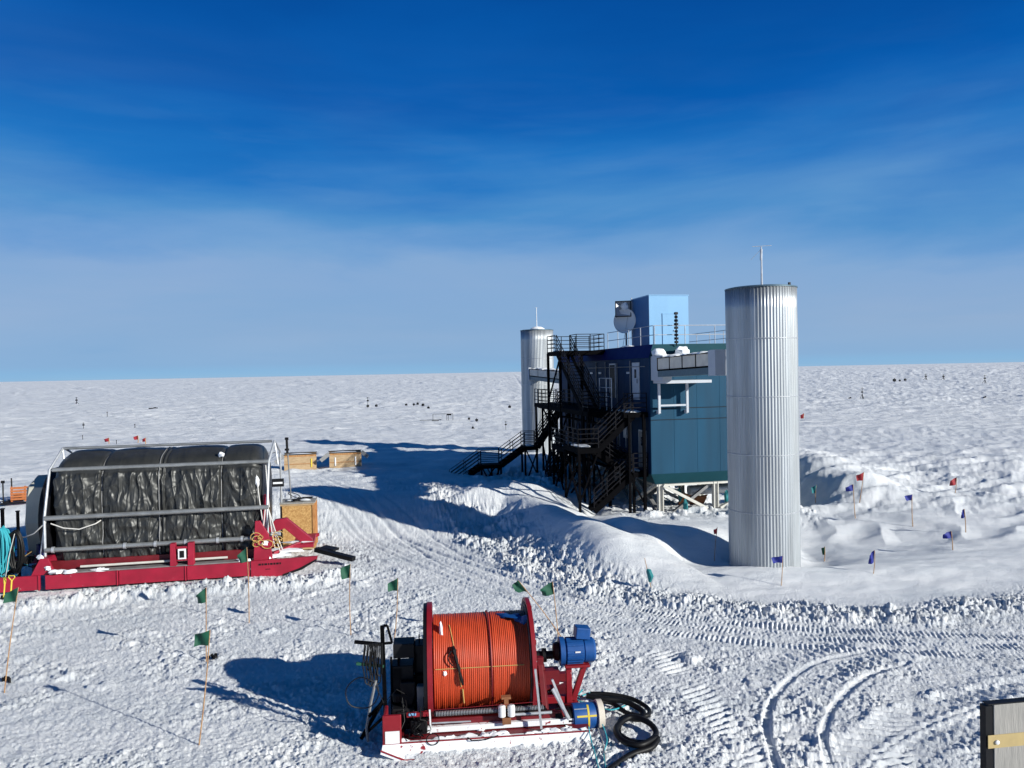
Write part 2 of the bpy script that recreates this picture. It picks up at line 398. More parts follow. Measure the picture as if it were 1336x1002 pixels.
def full_h(x, y):
    h = base_h(x, y)
    r, (db, sb, ab), (dr, sr, ar), (d2, s2, a2), (dk, ak) = masks(x, y)
    bx, by = bl(x, y)
    near = 1-sstep(46, 62, r)
    # beyond the berm the snow is smooth and wind packed
    right = (sb > 0)*sstep(0, 2.5, db)*sstep(-6, 4, x+ .0*y)
    smooth = right*sstep(20, 27, y)
    gone = sstep(-30, -18, x)
    # chopped working snow
    rough = near*(1-smooth)
    road = np.maximum(1-sstep(1.3, 2.1, dr), 1-sstep(1.2, 1.9, d2))
    m1 = fbm(x/.55, y/.55, 60, 3)
    ch = .75*clods(x, y, .24, 70, .5)*(.75+.5*perlin(x/2.2, y/2.2, 71))+.8*clods(x, y, .125, 72, .75)
    ch2 = clods(x+3.1, y-1.7, .6, 75, .32)
    comb = perlin((x*.55+y*.83)/.09, (-x*.83+y*.55)/.42, 77)
    fine = fbm(x/.15, y/.12, 78, 3, .7)
    offroad = 1-.88*road
    pat = sstep(-.2, .4, fbm(x/3.1, y/2.2, 88, 3))              # churned patches between packed ones
    h = h+rough*offroad*((.02+.03*pat)*m1+(.05+.47*pat)*np.maximum(ch, 0)+.28*ch2*sstep(.1, .6, perlin(x/4, y/4, 79))+.017*comb*(1-.4*pat)+(.022+.012*pat)*fine)
    h = h+rough*road*(.018*fine+.02*m1)
    # crawler tread prints across the road
    t = ar/.15; tr = np.abs(((t+.25*perlin(x/1.5, y/1.5, 82)) % 1)-.5)*2
    lane = sstep(-.5, .1, np.sin(dr*sr*7+1+.6*perlin(x/4, y/4, 189)))*(1-sstep(.9, 1.5, dr))*sstep(0, 1, near)
    h = h+near*.052*lane*(tr-.5)*sstep(2, 10, x+8)*sstep(-.6, -.1, perlin(x/2.5, y/1.2, 83))
    tb = np.abs(((a2/.15+.3*perlin(x/1.1, y/1.1, 182)) % 1)-.5)*2
    h = h+near*.05*(tb-.5)*sstep(-.5, .1, np.sin(d2*s2*8+2.2))*(1-sstep(.6, 1.0, d2))*sstep(-2, 4, x)*sstep(-.5, 0, perlin(x/2, y/1.3, 183))
    rut = np.maximum(0, 1-((np.abs(dr-.95)-.0)/.14)**2)+np.maximum(0, 1-((d2-.75)/.13)**2)
    h = h-near*.05*rut*(1-sstep(3, 9, x))
    h = h-near*.035*np.maximum(0, np.sin(dr*sr*9.+1.2*perlin(x/3, y/3, 85)))*(1-sstep(1.3, 2.4, dr))*(1-sstep(0, 7, x))
    # turning tracks in the foreground
    for P, sd_ in ((ARC1, 90), (ARC2, 95)):
        d, s, a = path(x, y, P); inn = 1-sstep(.06, .11, d)
        h = h*(1-.75*inn)-.012*inn+.018*np.exp(-((d-.17)/.05)**2)*(.6+.8*perlin(a/.5, d*3, sd_))
        k = (s < 0)*np.exp(-((d-.62)/.28)**4); tt = np.abs((a/.3) % 1-.5)*2
        h = h+k*.1*(tt-.5)
    d, s, a = path(x, y, ARC3); k = np.exp(-(d/.95)**6); tt = np.abs(((a+.5*s*d)/.33+.4*perlin(x/.9, y/.9, 97)) % 1-.5)*2
    h = h*(1-.45*k)+k*(.15*(tt-.5)*np.abs(np.sin(d*2.1+.4)))
    h = h+.07*np.exp(-((d-1.05)/.2)**2)*(.7+.9*perlin(a/.5, d*2, 98))+.05*np.exp(-((d-.1)/.1)**2)
    for P, w_, sd_ in ((ARC4, .38, 190), (ARC5, .42, 193)):
        d, s, a = path(x, y, P); k = np.exp(-(d/w_)**6)*sstep(-.5, 0, perlin(x/1.3, y/1.3, sd_)); tt = np.abs(((a+.4*s*d)/.27) % 1-.5)*2
        h = h*(1-.4*k)+k*.11*(tt-.5)
    # heaps of thrown lumps
    nb = perlin(x/1.6, y/1.6, 101)
    kb = np.exp(-(db/(.85+.35*nb))**2)*sstep(-10, -3, x)
    h = h+kb*(.12+.12*nb+.55*clods(x, y, .36, 103, .55)+.6*clods(x, y, .17, 104, .9)+.25*ch2+.06*fine)
    rdm = np.exp(-(path(x, y, RIDGE1)[0]/2.9)**4)
    wl = (1-rdm)*(sb > 0)*sstep(.2, 1., db)*(1-sstep(1.6, 3.2, db))*(1-sstep(2, 7, x))*sstep(-9, -5, x)
    h = h+wl*(.32*clods(x, y, .8, 106, .3)+.45*clods(x, y, .2, 107, .6)+.1*m1+.05*fine)
    kk = np.exp(-(dk/.8)**2)
    h = h+kk*(.2+.1*nb+.7*clods(x, y, .38, 108, .75)+.6*clods(x, y, .18, 109, .9)+.05*fine)
    # snow thrown under the building
    ub = (1-rdm)*(1-sstep(8, 11, np.abs(bx-1)))*sstep(-4, 0, by)*(1-sstep(18, 22, by))
    h = h+ub*(.5*clods(x, y, .9, 111, .6)+.4*clods(x, y, .35, 112, .6))
    # wind packed surface on the right: soft scallops
    sm = smooth*(1-sstep(60, 90, r))
    h = h+sm*(.035*fbm(x/1.4, y/.7, 120, 3)+.05*np.maximum(0, perlin(x/2.6, y/1.1, 121)))
    # rough crust on the bank behind the scoop
    rg = sstep(16, 20, x)*sstep(40, 46, y)*(1-sstep(62, 85, r))
    h = h+rg*(.1*clods(x, y, .7, 125, .35)+.06*fbm(x/1.3+y/4, y/.6-x/3, 126, 3)+.05*np.maximum(0, 1-np.abs(perlin(x/1.6+y/3, y/.8-x/3, 127))*3))
    # sastrugi on the plain
    f1 = sstep(44, 60, r)
    wx = x*.93+y*.36; wy = -x*.36+y*.93
    rid = 1-np.abs(perlin(wx/8+.5*perlin(x/6, y/6, 130), wy/1.9, 131))*2.4
    h = h+f1*(.12*np.maximum(0, rid)+.1*perlin(wx/3.6, wy/1.2, 132)*(1-sstep(250, 500, r))+.05*perlin(wx/1.7, wy/.6, 133)*(1-sstep(80, 150, r)))
    f2 = sstep(90, 200, r)
    h = h+f2*(.3*np.maximum(0, 1-np.abs(perlin(wx/26, wy/7, 134))*2.6)+.22*perlin(wx/15, wy/5, 135)*(1-sstep(1200, 2500, r)))
    sc_ = lambda u, q: np.maximum(0, perlin(x/u+perlin(x/u/3, y/u/3, q+9), y/u/.75, q)-.18)
    h = h+f1*(.26-.1*sstep(0, 40, x))*sc_(2.3, 140)*(1-sstep(180, 300, r))+f1*.1*sc_(.9, 141)*(1-sstep(70, 120, r))+f2*.6*sc_(6., 142)*(1-sstep(700, 1300, r))+sstep(300, 700, r)*2.4*sc_(21., 143)*(1-sstep(3000, 6000, r))
    h = h+sstep(500, 1500, r)*.9*perlin(wx/110, wy/30, 136)*(1-sstep(9000, 16000, r))
    return h
def gz(x, y):
    a = np.array([float(x)]); b = np.array([float(y)])
    return float(full_h(a, b)[0])
def on_ground(px, py):                                # where the sight line meets the snow
    z = 0.
    for _ in range(12):
        p = at_z(px, py, z); z = .5*z+.5*float(base_h(np.array([p.x]), np.array([p.y]))[0])
    p = at_z(px, py, z); p.z = z; return p

def make_ground():
    ang = np.concatenate([np.radians(np.linspace(-40, 40, 1480)), np.radians(np.arange(41.5, 319, 1.7))])
    r = [1.]
    while r[-1] < 30000:
        q = r[-1]
        if q < 12.5: dr = .8
        elif q < 110: dr = max(.038, q*q/6600*.8)
        else: dr = min(q*q/6600*.3, q*.035) if q < 3000 else q*.08
        r.append(q+dr)
    r = np.array(r); A, R = np.meshgrid(ang, r); x = (R*np.sin(A)).ravel(); y = (R*np.cos(A)).ravel()
    z = np.concatenate([full_h(x[i:i+200000], y[i:i+200000]) for i in range(0, len(x), 200000)])
    na, nr = len(ang), len(r); co = np.stack([x, y, z], 1).astype(np.float32)
    i = np.arange(nr-1)[:, None]*na; k = np.arange(na)[None, :]; k2 = (k+1) % na
    f = np.stack([i+k, i+na+k, i+na+k2, i+k2], -1).reshape(-1, 4)[:, ::-1]
    me = bpy.data.meshes.new('snow_ground'); me.vertices.add(len(co)); me.vertices.foreach_set('co', co.ravel())
    me.loops.add(f.size); me.loops.foreach_set('vertex_index', f.ravel().astype(np.int32))
    me.polygons.add(len(f)); me.polygons.foreach_set('loop_start', (np.arange(len(f))*4).astype(np.int32))
    me.polygons.foreach_set('use_smooth', np.ones(len(f), bool))
    me.update(calc_edges=True)
    print('ground', na, nr, na*nr)
    o = bpy.data.objects.new('snow_ground', me); C.objects.link(o); tag(o, kind='structure')
    m = bpy.data.materials.new('snow'); m.use_nodes = True; nt = m.node_tree; N = nt.nodes; L = nt.links; b = N['Principled BSDF']
    b.inputs['Roughness'].default_value = .75; b.inputs['Specular IOR Level'].default_value = .25
    g = N.new('ShaderNodeNewGeometry')
    def noise(sc, st, det=4, ro=.6):
        mp = N.new('ShaderNodeMapping'); mp.inputs['Rotation'].default_value = (0, 0, -.37); mp.inputs['Scale'].default_value = st; L.new(g.outputs['Position'], mp.inputs[0])
        n = N.new('ShaderNodeTexNoise'); n.inputs['Scale'].default_value = sc; n.inputs['Detail'].default_value = det; n.inputs['Roughness'].default_value = ro; L.new(mp.outputs[0], n.inputs[0]); return n.outputs[0]
    cr = N.new('ShaderNodeValToRGB'); cr.color_ramp.elements[0].color = (.7, .73, .76, 1); cr.color_ramp.elements[1].color = (.9, .905, .91, 1)
    cr.color_ramp.elements[0].position = .36; cr.color_ramp.elements[1].position = .62
    L.new(noise(.16, (1, 3., 1), 9, .75), cr.inputs[0]); L.new(cr.outputs[0], b.inputs['Base Color'])
    b1 = N.new('ShaderNodeBump'); b1.inputs['Distance'].default_value = .05; b1.inputs['Strength'].default_value = 1; L.new(noise(14, (1, 1, 1), 6, .75), b1.inputs['Height'])
    b2 = N.new('ShaderNodeBump'); b2.inputs['Distance'].default_value = .35; b2.inputs['Strength'].default_value = .55; L.new(noise(.6, (1, 3.2, 1), 7, .68), b2.inputs['Height'])
    # the broad wind-packed relief belongs to the open plain only
    ln = N.new('ShaderNodeVectorMath'); ln.operation = 'LENGTH'; L.new(g.outputs['Position'], ln.inputs[0])
    mr = N.new('ShaderNodeMapRange'); mr.inputs[1].default_value = 45; mr.inputs[2].default_value = 120; mr.inputs[4].default_value = .85; L.new(ln.outputs['Value'], mr.inputs[0]); L.new(mr.outputs[0], b2.inputs['Strength'])
    L.new(b2.outputs[0], b1.inputs['Normal']); L.new(b1.outputs[0], b.inputs['Normal'])
    me.materials.append(m)
    return o
ground = make_ground()
# ---------------------------------------------------------------- the laboratory on its stilts
lab = thing('laboratory_building', 'blue panelled two storey laboratory raised on stilts between two metal towers', 'building', B_O, B_YAW)
LW, LL = 8.3, 19.0; Z0, Z1, ZF0, ZF1 = 2.75, 9.3, 9.22, 9.98
def labp(x, y, z): return wm(lab) @ Vector((x, y, z))
# core walls: end wall (teal) and long wall (its shade put into a darker blue) are separate panels on one body
b = MB(); b.span((.02, .02, Z0), (LW-.02, LL-.02, Z1)); b.build('wall', M['panel_blue'], lab)
b = MB()
xs = [0, 1.38, 2.76, 4.14, 5.52, 6.9, 8.3]
for i in range(6):
    for za, zb in ((Z0, 5.75), (5.78, 6.38), (6.41, 9.22)):
        b.span((xs[i]+.004, -.012, za), (xs[i+1]-.004, .03, zb))
b.build('end_panels', M['panel_blue'], lab, bevel=.006)
b = MB(); b.span((0, -.03, 5.752), (8.3, .0, 5.778)); b.span((0, -.03, 6.382), (8.3, .0, 6.408)); b.build('joint_strip', M['dark'], lab)
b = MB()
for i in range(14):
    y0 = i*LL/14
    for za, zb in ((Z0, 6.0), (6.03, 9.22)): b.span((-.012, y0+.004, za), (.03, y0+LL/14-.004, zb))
b.build('side_panels', M['panel_shaded'], lab, bevel=.006)
def frustum(x0, y0, x1, y1, za, zb, i0, i1):
    vs = [(x0+i0, y0+i0, za), (x1-i0, y0+i0, za), (x1-i0, y1-i0, za), (x0+i0, y1-i0, za), (x0+i1, y0+i1, zb), (x1-i1, y0+i1, zb), (x1-i1, y1-i1, zb), (x0+i1, y1-i1, zb)]
    return MB().add(vs, [(0, 3, 2, 1), (4, 5, 6, 7), (0, 1, 5, 4), (1, 2, 6, 5), (2, 3, 7, 6), (3, 0, 4, 7)])
# sloping parapet, the shade of its long side coloured in with a dark blue sheet
f = frustum(-.08, -.08, LW+.08, LL+.08, ZF0, ZF1, 0, .42); rf = f.build('roof', M['fascia'], lab)
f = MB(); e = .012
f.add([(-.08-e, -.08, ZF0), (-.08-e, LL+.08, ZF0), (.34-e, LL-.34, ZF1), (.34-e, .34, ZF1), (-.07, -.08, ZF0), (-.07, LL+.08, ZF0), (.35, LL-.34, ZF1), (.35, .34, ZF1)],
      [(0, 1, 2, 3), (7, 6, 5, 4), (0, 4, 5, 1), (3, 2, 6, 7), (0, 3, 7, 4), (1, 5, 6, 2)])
f.build('parapet', M['fascia_shaded'], lab)
frustum(-.02, -.02, LW+.02, LL+.02, 2.15, Z0+.02, .4, 0).build('underside_skirt', M['fascia'], lab)
# doors and windows on the long wall
def door(y, z, w=.95, h=2.05, m='white_paint', win=True):
    o = MB().box((-.03, y, z+h/2), (.06, w, h)).build('door', M[m], lab, bevel=.01)
    b = MB(); b.span((-.05, y-w/2-.09, z), (0, y-w/2, z+h+.09)).span((-.05, y+w/2, z), (0, y+w/2+.09, z+h+.09)).span((-.05, y-w/2, z+h), (0, y+w/2, z+h+.09)); b.build('frame', M['galv_plain'], o)
    MB().bar((-.1, y-w*.36, z+.95), (-.1, y-w*.36, z+1.2), .03).build('handle', M['dark'], o)
    if win: MB().box((-.065, y, z+1.5), (.012, .3, .5)).build('window', M['glass_dark'], o)
    return o
door(2.05, 6.85); door(6.1, 6.85, m='dark', win=False); door(4.4, 3.9, m='panel_shaded'); door(1.2, 3.0, m='grey_steel')
for y in (3.3, 8.6, 10.4): 
    w = MB().box((-.03, y, 8.4), (.05, .5, .12)).build('wall_lamp', M['galv_plain'], lab)
MB().box((-.09, 3.75, 4.9), (.14, .5, .8)).build('vent_box', M['galv_plain'], lab, bevel=.02)
# conduits, fixing screws and a service cabinet give the cladding its small relief
b = MB()
for y, z0, z1 in ((2.9, 3.2, 9.1), (5.2, 3.2, 9.0), (7.4, 6.3, 9.1), (9.3, 3.0, 9.1)): b.tube([(-.06, y, z0), (-.06, y, z1)], .035, 6)
b.tube([(-.06, .6, 8.75), (-.06, 11, 8.75)], .03, 6); b.build('conduit', M['grey_steel'], lab, smooth=True)
# roof cabin
cx0, cy0 = .35, 7.8
pc = at_y(846.6, 385.7, 50.2); li = wm(lab).inverted() @ pc
cx0, cy0, ctz = li.x, li.y, li.z
cab = MB().span((cx0, cy0, ZF1-.1), (cx0+2.75, cy0+3.2, ctz)).build('roof_cabin', M['cabin'], lab)
MB().span((cx0-.012, cy0, ZF1-.1), (cx0+.0, cy0+3.2, ctz)).build('side_panel', M['cabin_shaded'], cab)
MB().span((cx0-.03, cy0-.03, ctz), (cx0+2.78, cy0+3.23, ctz+.06)).build('roof_cap', M['cabin'], cab)
dd = MB().span((cx0+.95, cy0-.03, ZF1), (cx0+1.85, cy0, ctz-1.2)).build('door', M['cabin'], cab, bevel=.01)
b = MB(); b.span((cx0+.9, cy0-.045, ZF1), (cx0+.95, cy0-.002, ctz-1.15)).span((cx0+1.85, cy0-.045, ZF1), (cx0+1.9, cy0-.002, ctz-1.15)).span((cx0+.95, cy0-.045, ctz-1.2), (cx0+1.85, cy0-.002, ctz-1.15)); b.build('door_frame', M['cabin'], cab)
MB().box((cx0+1.75, cy0-.07, 11.1), (.14, .06, .05)).build('door_handle', M['tag_white'], cab)
# roof guard rails: long side, end side, far side
def rail_run(b, pts, h=1.05, n=2, step=1.9, r=.02, mid=(.5,), lean=0):
    for p, q in zip(pts[:-1], pts[1:]):
        p = Vector(p); q = Vector(q)
        for hh in [1.0]+list(mid): b.tube([p+Vector((0, 0, h*hh)), q+Vector((0, 0, h*hh))], r, 6)
        k = max(1, round((q-p).length/step))
        for i in range(k+1):
            c = p.lerp(q, i/k); b.tube([c, c+Vector((0, 0, h))], r, 6)
for pts, nm in (([(.45, .5, ZF1), (.45, 8.3, ZF1)], 'long'), ([(.5, .45, ZF1), (LW-.5, .45, ZF1)], 'end'), ([(LW-.5, .5, ZF1), (LW-.5, LL-.5, ZF1)], 'far')):
    b = MB(); rail_run(b, pts, r=.024); b.build('roof_railing', M['galv_plain'], lab)
# dark beaded mast at the roof edge
p = wm(lab).inverted() @ at_y(882.5, 448, 43.0); q = wm(lab).inverted() @ at_y(882, 407, 43.0)
b = MB(); b.tube([(p.x, p.y, ZF1-.1), (p.x, p.y, q.z)], .04, 8)
k = 0; z = ZF1+.1
while z < q.z: b.box((p.x, p.y, z), (.17, .17, .13), (0, 0, .4*k)); z += .2; k += 1
b.build('cable_mast', M['dark'], lab)
# snow lying on roof
b = MB(); b.lump((.9, 6.2, ZF1), (.35, 1.0, .12), 3).lump((.75, 5.2, ZF1), (.3, .7, .08), 4); b.build('snow_cover', M['snow_lump'], lab, smooth=True)

# stilts and bracing
def stilt(x, y, m='cream_steel', w=.3, zb=.0):
    zz = gz(*labp(x, y, 0).xy)-.5
    b = MB(); b.span((x-w/2, y-w/2, zz), (x-w/2+.05, y+w/2, 2.2)).span((x+w/2-.05, y-w/2, zz), (x+w/2, y+w/2, 2.2)).span((x-w/2+.05, y-.03, zz), (x+w/2-.05, y+.03, 2.2))
    b.build('stilt', M[m], lab)
for y in (.6, 5.2, 9.8, 14.4, 18.4):
    for x in (.75, 4.1, 7.6): stilt(x, y)
def strut(p, q, w=.22, m='cream_steel'): MB().bar(p, q, w, .16).build('brace', M[m], lab)
for y in (.6, 5.2, 9.8, 14.4):
    strut((.85, y-.18, 2.05), (4.0, y-.18, .35)); strut((4.2, y-.18, .35) if y > 1 else (7.4, y-.18, 2.05), (7.4, y-.18, 2.05) if y > 1 else (4.3, y-.18, .6))
    strut((1.5, y+.2, .35), (4.0, y+.2, 2.05), m='grey_steel')
for x in (.75, 7.6):
    for y in (.6, 5.2, 9.8, 14.4): strut((x-.16, y+.2, 2.05), (x-.16, y+4.3, .3)); strut((x+.16, y+4.3, 2.05), (x+.16, y+.4, .3), m='grey_steel')
b = MB()
for y in (.6, 5.2, 9.8, 14.4, 18.4): b.box((LW/2, y, 2.1), (LW-1, .25, .22))
b.build('floor_beam', M['cream_steel'], lab)
b = MB()
for x in (.75, 4.1, 7.6): b.box((x, LL/2, 2.09), (.2, LL-1.2, .2))
b.build('floor_beam', M['grey_steel'], lab)
# ducts and valves hanging under the floor
b = MB(); b.tube([(3.2, 2.2, 1.4), (6.2, 2.2, 1.4)], .28, 14).tube([(5.6, 3.0, 1.85), (5.6, 9, 1.85)], .2, 12); b.build('floor_duct', M['galv_plain'], lab, smooth=True)

# ---------------------------------------------------------------- corrugated towers
def tower(name, px, pyb, dist, D, ztop, label, rz, nseg=69, base=-1.):
    c = at_y(px, 600, dist); t = thing(name, label, 'tower', (c.x, c.y, 0), rz, 'corrugated metal towers')
    n = nseg*8; b = MB(); R = D/2
    zs = list(np.linspace(base, ztop, 15))
    for j, z in enumerate(zs):
        for k in range(n):
            a = 2*PI*k/n; w = math.cos(a*nseg); rr = R+.013*w+(.004 if j % 3 == 0 else 0)+.006*math.sin(a*3+j*.9)+.004*math.sin(a*7-j*1.7)
            b.v.append(Vector((rr*math.cos(a), rr*math.sin(a), z)))
    for j in range(len(zs)-1):
        for k in range(n):
            l = (k+1) % n; b.f.append((j*n+k, j*n+l, (j+1)*n+l, (j+1)*n+k))
    b.f.append(tuple((len(zs)-1)*n+k for k in range(n)))
    o = b.build('shell', M['galv'], t); 
    for p in o.data.polygons: p.use_smooth = len(p.vertices) == 4
    for z in (2.45, 4.9, 7.35, 9.8): MB().lathe((0, 0, z), (0, 0, 1), [(-.02, R+.012), (-.01, R+.03), (.01, R+.03), (.02, R+.012)], 72).build('seam', M['galv_plain'], t, smooth=True)
    MB().lathe((0, 0, ztop), (0, 0, 1), [(-.03, R+.035), (.02, R+.035), (.05, R-.1), (.06, .1)], 72).build('rim', M['duct_tray'], t, smooth=True)
    return t, c
tn, cn = tower('corrugated_tower', 995.5, 740, 33.3, 2.94, 11.97, 'tall corrugated metal tower nearest the camera, at the right end of the blue building', .3)
tf, cf_ = tower('corrugated_tower', 703.5, 610, 72.6, 3.06, 12.45, 'farther corrugated metal tower behind the black staircases at the left end of the building', 1.1)
# masts on top
ax_, ay_ = -.68, -1.05; b = MB(); b.tube([(ax_, ay_, 12.0), (ax_, ay_, 13.6)], [.045, .028], 8); b.tube([(ax_-.37, ay_+.1, 13.61), (ax_+.43, ay_-.1, 13.65)], .012, 5).tube([(ax_, ay_, 13.5), (ax_-.45, ay_+.1, 13.05)], .008, 4).tube([(ax_-.02, ay_, 13.05), (ax_, ay_, 13.5)], .05, 8); b.build('antenna_mast', M['galv_plain'], tn)
b = MB(); b.tube([(0, 0, 12.5), (0, 0, 14.6)], [.05, .03], 6).tube([(-.3, 0, 14.6), (.3, 0, 14.6)], .015, 4); b.build('antenna_mast', M['galv_plain'], tf)
MB().lump((.1, 0, 12.5), (.7, .7, .35), 6, amp=.05).build('snow_cap', M['snow_lump'], tf, smooth=True)
b = MB(); b.box((.75, -.95, 12.1), (.08, .08, .12)); b.build('roof_bolt', M['dark'], tn)

# ---------------------------------------------------------------- cable bridges from the towers to the laboratory
def bridge(pa, pb, label, hh=1.0):
    """pa: at the laboratory, pb: at the tower; centre line of the enclosed tray"""
    d = pb-pa; t = thing('cable_bridge', label, 'bridge', pa, math.atan2(d.y, d.x), 'enclosed cable bridges from tower to building')
    L_ = math.hypot(d.x, d.y); sl = d.z/L_
    def P(x, y, z): return Vector((x, y, z+x*sl))
    def slab(b, x0, x1, y0, y1, z0, z1):
        vs = [P(x, y, z) for z in (z0, z1) for y in (y0, y1) for x in (x0, x1)]
        b.add(vs, [(0, 2, 3, 1), (4, 5, 7, 6), (0, 1, 5, 4), (2, 6, 7, 3), (0, 4, 6, 2), (1, 3, 7, 5)])
    b = MB(); n = 4
    for i in range(n):
        slab(b, i*L_/n+.03, (i+1)*L_/n-.03, -.5, -.44, -.12, .46); slab(b, i*L_/n+.03, (i+1)*L_/n-.03, .44, .5, -.12, .46)
    b.build('side_panel', M['duct_panel'], t)
    b = MB(); slab(b, L_-.02, L_+.6, -.6, .6, -.6, .6); b.build('collar', M['white_paint'], t)
    b = MB(); slab(b, .0, .03, -.44, .44, -.12, .46); slab(b, 0, L_, -.54, .54, .46, .5)
    for i in range(n+1): slab(b, i*L_/n-.03, i*L_/n+.03, -.52, .52, -.14, .462)
    slab(b, 0, L_, -.53, .53, -.2, -.135); b.build('frame', M['black_steel'], t)
    b = MB(); slab(b, 0, L_, -.5, -.45, -.48, -.2); slab(b, 0, L_, .45, .5, -.48, -.2); slab(b, 0, L_, -.5, .5, -.52, -.48); b.build('tray', M['duct_tray'], t)
    b = MB(); r = random.Random(5)
    for i in range(int(L_*2.2)):
        x = (i+.5)/2.2; b.lump(P(x, r.uniform(-.2, .2), .52), (.42, .42, .06+.05*r.random()), i)
    b.build('snow_cover', M['snow_lump'], t, smooth=True)
    return t
pa = at_y(869, 479, 41.3); pb = at_y(939, 473.4, 36.2)
br = bridge(pa, pb, 'snow topped cable bridge joining the near tower to the teal end wall')
bw_ = 0
# white mounting collar and shelf on the end wall
bw = wm(lab).inverted() @ pa; bw.x += .27
b = MB(); b.span((bw.x-.62, bw.y-.35, bw.z-.72), (bw.x-.5, -.02, bw.z+.62)).span((bw.x-.5, bw.y-.35, bw.z-.88), (bw.x+2.2, -.02, bw.z-.72)).span((bw.x-.5, bw.y-.3, bw.z+.55), (bw.x+.7, -.02, bw.z+.62)).span((bw.x-.5, bw.y-.34, bw.z-.72), (bw.x-.47, -.02, bw.z+.55))
b.span((bw.x-.62, bw.y-.36, bw.z-.72), (bw.x-.1, bw.y-.3, bw.z+.62))
b.build('bridge_mount', M['white_paint'], lab, bevel=.01)
b = MB()
for x in (bw.x-.3, bw.x+1.35): b.span((x-.065, -.42, 6.15), (x+.065, -.3, bw.z-.9)); b.span((x-.03, -.3, 6.1), (x+.03, -.02, 6.3))
b.span((bw.x-.23, -.4, 6.53), (bw.x+1.28, -.32, 6.63)); b.build('hoist_frame', M['white_paint'], lab)
for i, (x, z, d) in enumerate(((-.25, .78, (.42, .3, .26)), (1.15, .84, (.42, .3, .3)), (.5, .6, (.95, .4, .1)))): MB().lump((bw.x+x, -.32, bw.z+z), d, 5+i*3).build('snow_heap', M['snow_lump'], lab, smooth=True)
# bridge of the far tower
b2 = bridge(wm(lab) @ Vector((1.2, LL+.0, 8.0)), cf_*1.0+Vector((-.3, -1.3, 8.35-cf_.z)), 'short cable bridge between the far tower and the staircase end')
MB().box((.2, -.2, -.0), (.1, .1, .1)).build('hanger', M['grey_steel'], b2)

# ---------------------------------------------------------------- dish and framed antenna on the roof beside the cabin
p = at_y(812, 438, 53.2); dish = thing('radio_dish', 'white round dish antenna at the left of the roof cabin', 'antenna', (p.x, p.y, ZF1))
c = at_y(817, 419, 53.2)-Vector((p.x, p.y, ZF1))
b = MB(); b.lathe(c, (-.55, -.75, .05), [(0, .12), (.02, .45), (.1, .7), (.2, .84), (.24, .86), (.25, .84), (.14, .68), (.07, .4), (.06, .1)], 36); b.build('reflector', M['tag_white'], dish, smooth=True)
MB().tube([(c.x, c.y+.1, -.1), (c.x, c.y+.1, c.z)], .06, 8).build('pole', M['grey_steel'], dish)
p = at_y(813, 401, 53.); hb = thing('horn_antenna', 'open square box antenna lined with silver on a mast above the white dish', 'antenna', (p.x, p.y, p.z-.1), -.25)
b = MB(); w = .52
for a_, c_ in (((-w, 0, -w), (w, 0, -w)), ((w, 0, -w), (w, 0, w)), ((w, 0, w), (-w, 0, w)), ((-w, 0, w), (-w, 0, -w)), ((-w, .55, -w), (w, .55, -w)), ((w, .55, w), (-w, .55, w)), ((-w, 0, w), (-w, .55, w)), ((w, 0, w), (w, .55, w)), ((-w, 0, -w), (-w, .55, -w)), ((w, 0, -w), (w, .55, -w))): b.bar(a_, c_, .06)
b.build('frame', M['dark'], hb)
b = MB(); b.add([(-w, .02, -w), (w, .02, -w), (w, .02, w), (-w, .02, w), (.15, .6, -.1)], [(0, 1, 4), (1, 2, 4), (2, 3, 4), (3, 0, 4)]); b.build('reflector', M['galv_plain'], hb)
b = MB(); b.tube([(.56, .2, -2.1), (.56, .2, .75)], .035, 8).tube([(-.1, .0, -2.8), (.3, .1, -.5)], .015, 5); b.build('mast', M['galv_plain'], hb)
MB().lump((.1, .2, .1), (.3, .2, .3), 2).build('snow_cap', M['snow_lump'], hb, smooth=True)
# ---------------------------------------------------------------- black outside staircases of the laboratory
st = thing('outside_staircase', 'black steel staircases and landings zigzagging up the shaded long wall of the blue building', 'staircase', B_O, B_YAW)
BS, BR = M['black_steel'], M['black_rail']
def rails(parent, pts, h=1.07, bars=(1., .75, .5, .25), r=.022, step=1.1):
    b = MB()
    for p, q in zip(pts[:-1], pts[1:]):
        p = Vector(p); q = Vector(q)
        for k in bars: b.bar(p+Vector((0, 0, h*k)), q+Vector((0, 0, h*k)), r*2)
        n = max(1, round((q-p).length/step))
        for i in range(n+1):
            c = p.lerp(q, i/n); b.bar(c, c+Vector((0, 0, h)), r*2)
    return b.build('handrail', BR, parent)
def landing(x0, x1, y0, y1, z, sides):
    b = MB(); b.span((x0, y0, z-.06), (x1, y1, z)); b.span((x0, y0, z-.28), (x0+.07, y1, z-.06)).span((x1-.07, y0, z-.28), (x1, y1, z-.06)).span((x0+.07, y0, z-.28), (x1-.07, y0+.07, z-.06)).span((x0+.07, y1-.07, z-.28), (x1-.07, y1, z-.06))
    o = b.build('landing', BS, st)
    for a in sides: rails(o, [(p[0], p[1], z) for p in a])
    return o
def flight(p, q, w, axis):          # from upper p to lower q, stair width w towards +axis ('x' or 'y' is the run direction)
    p = Vector(p); q = Vector(q); wd = Vector((0, w, 0)) if axis == 'x' else Vector((w, 0, 0))
    b = MB(); dn = Vector((0, 0, -.16))
    for o_ in (Vector(), wd): b.bar(p+o_+dn, q+o_+dn, .06, .32)
    o = b.build('stair_flight', BS, st); n = max(4, int((p.z-q.z)/.2)); run = (q-p)/n
    b = MB()
    for i in range(n):
        c = p+run*(i+.5)+wd/2
        b.box(c+Vector((0, 0, -.05)), (.26 if axis == 'x' else w-.1, .26 if axis == 'y' else w-.1, .04))
    b.build('tread', BS, o)
    rails(o, [p, q]); rails(o, [p+wd, q+wd])
    return o
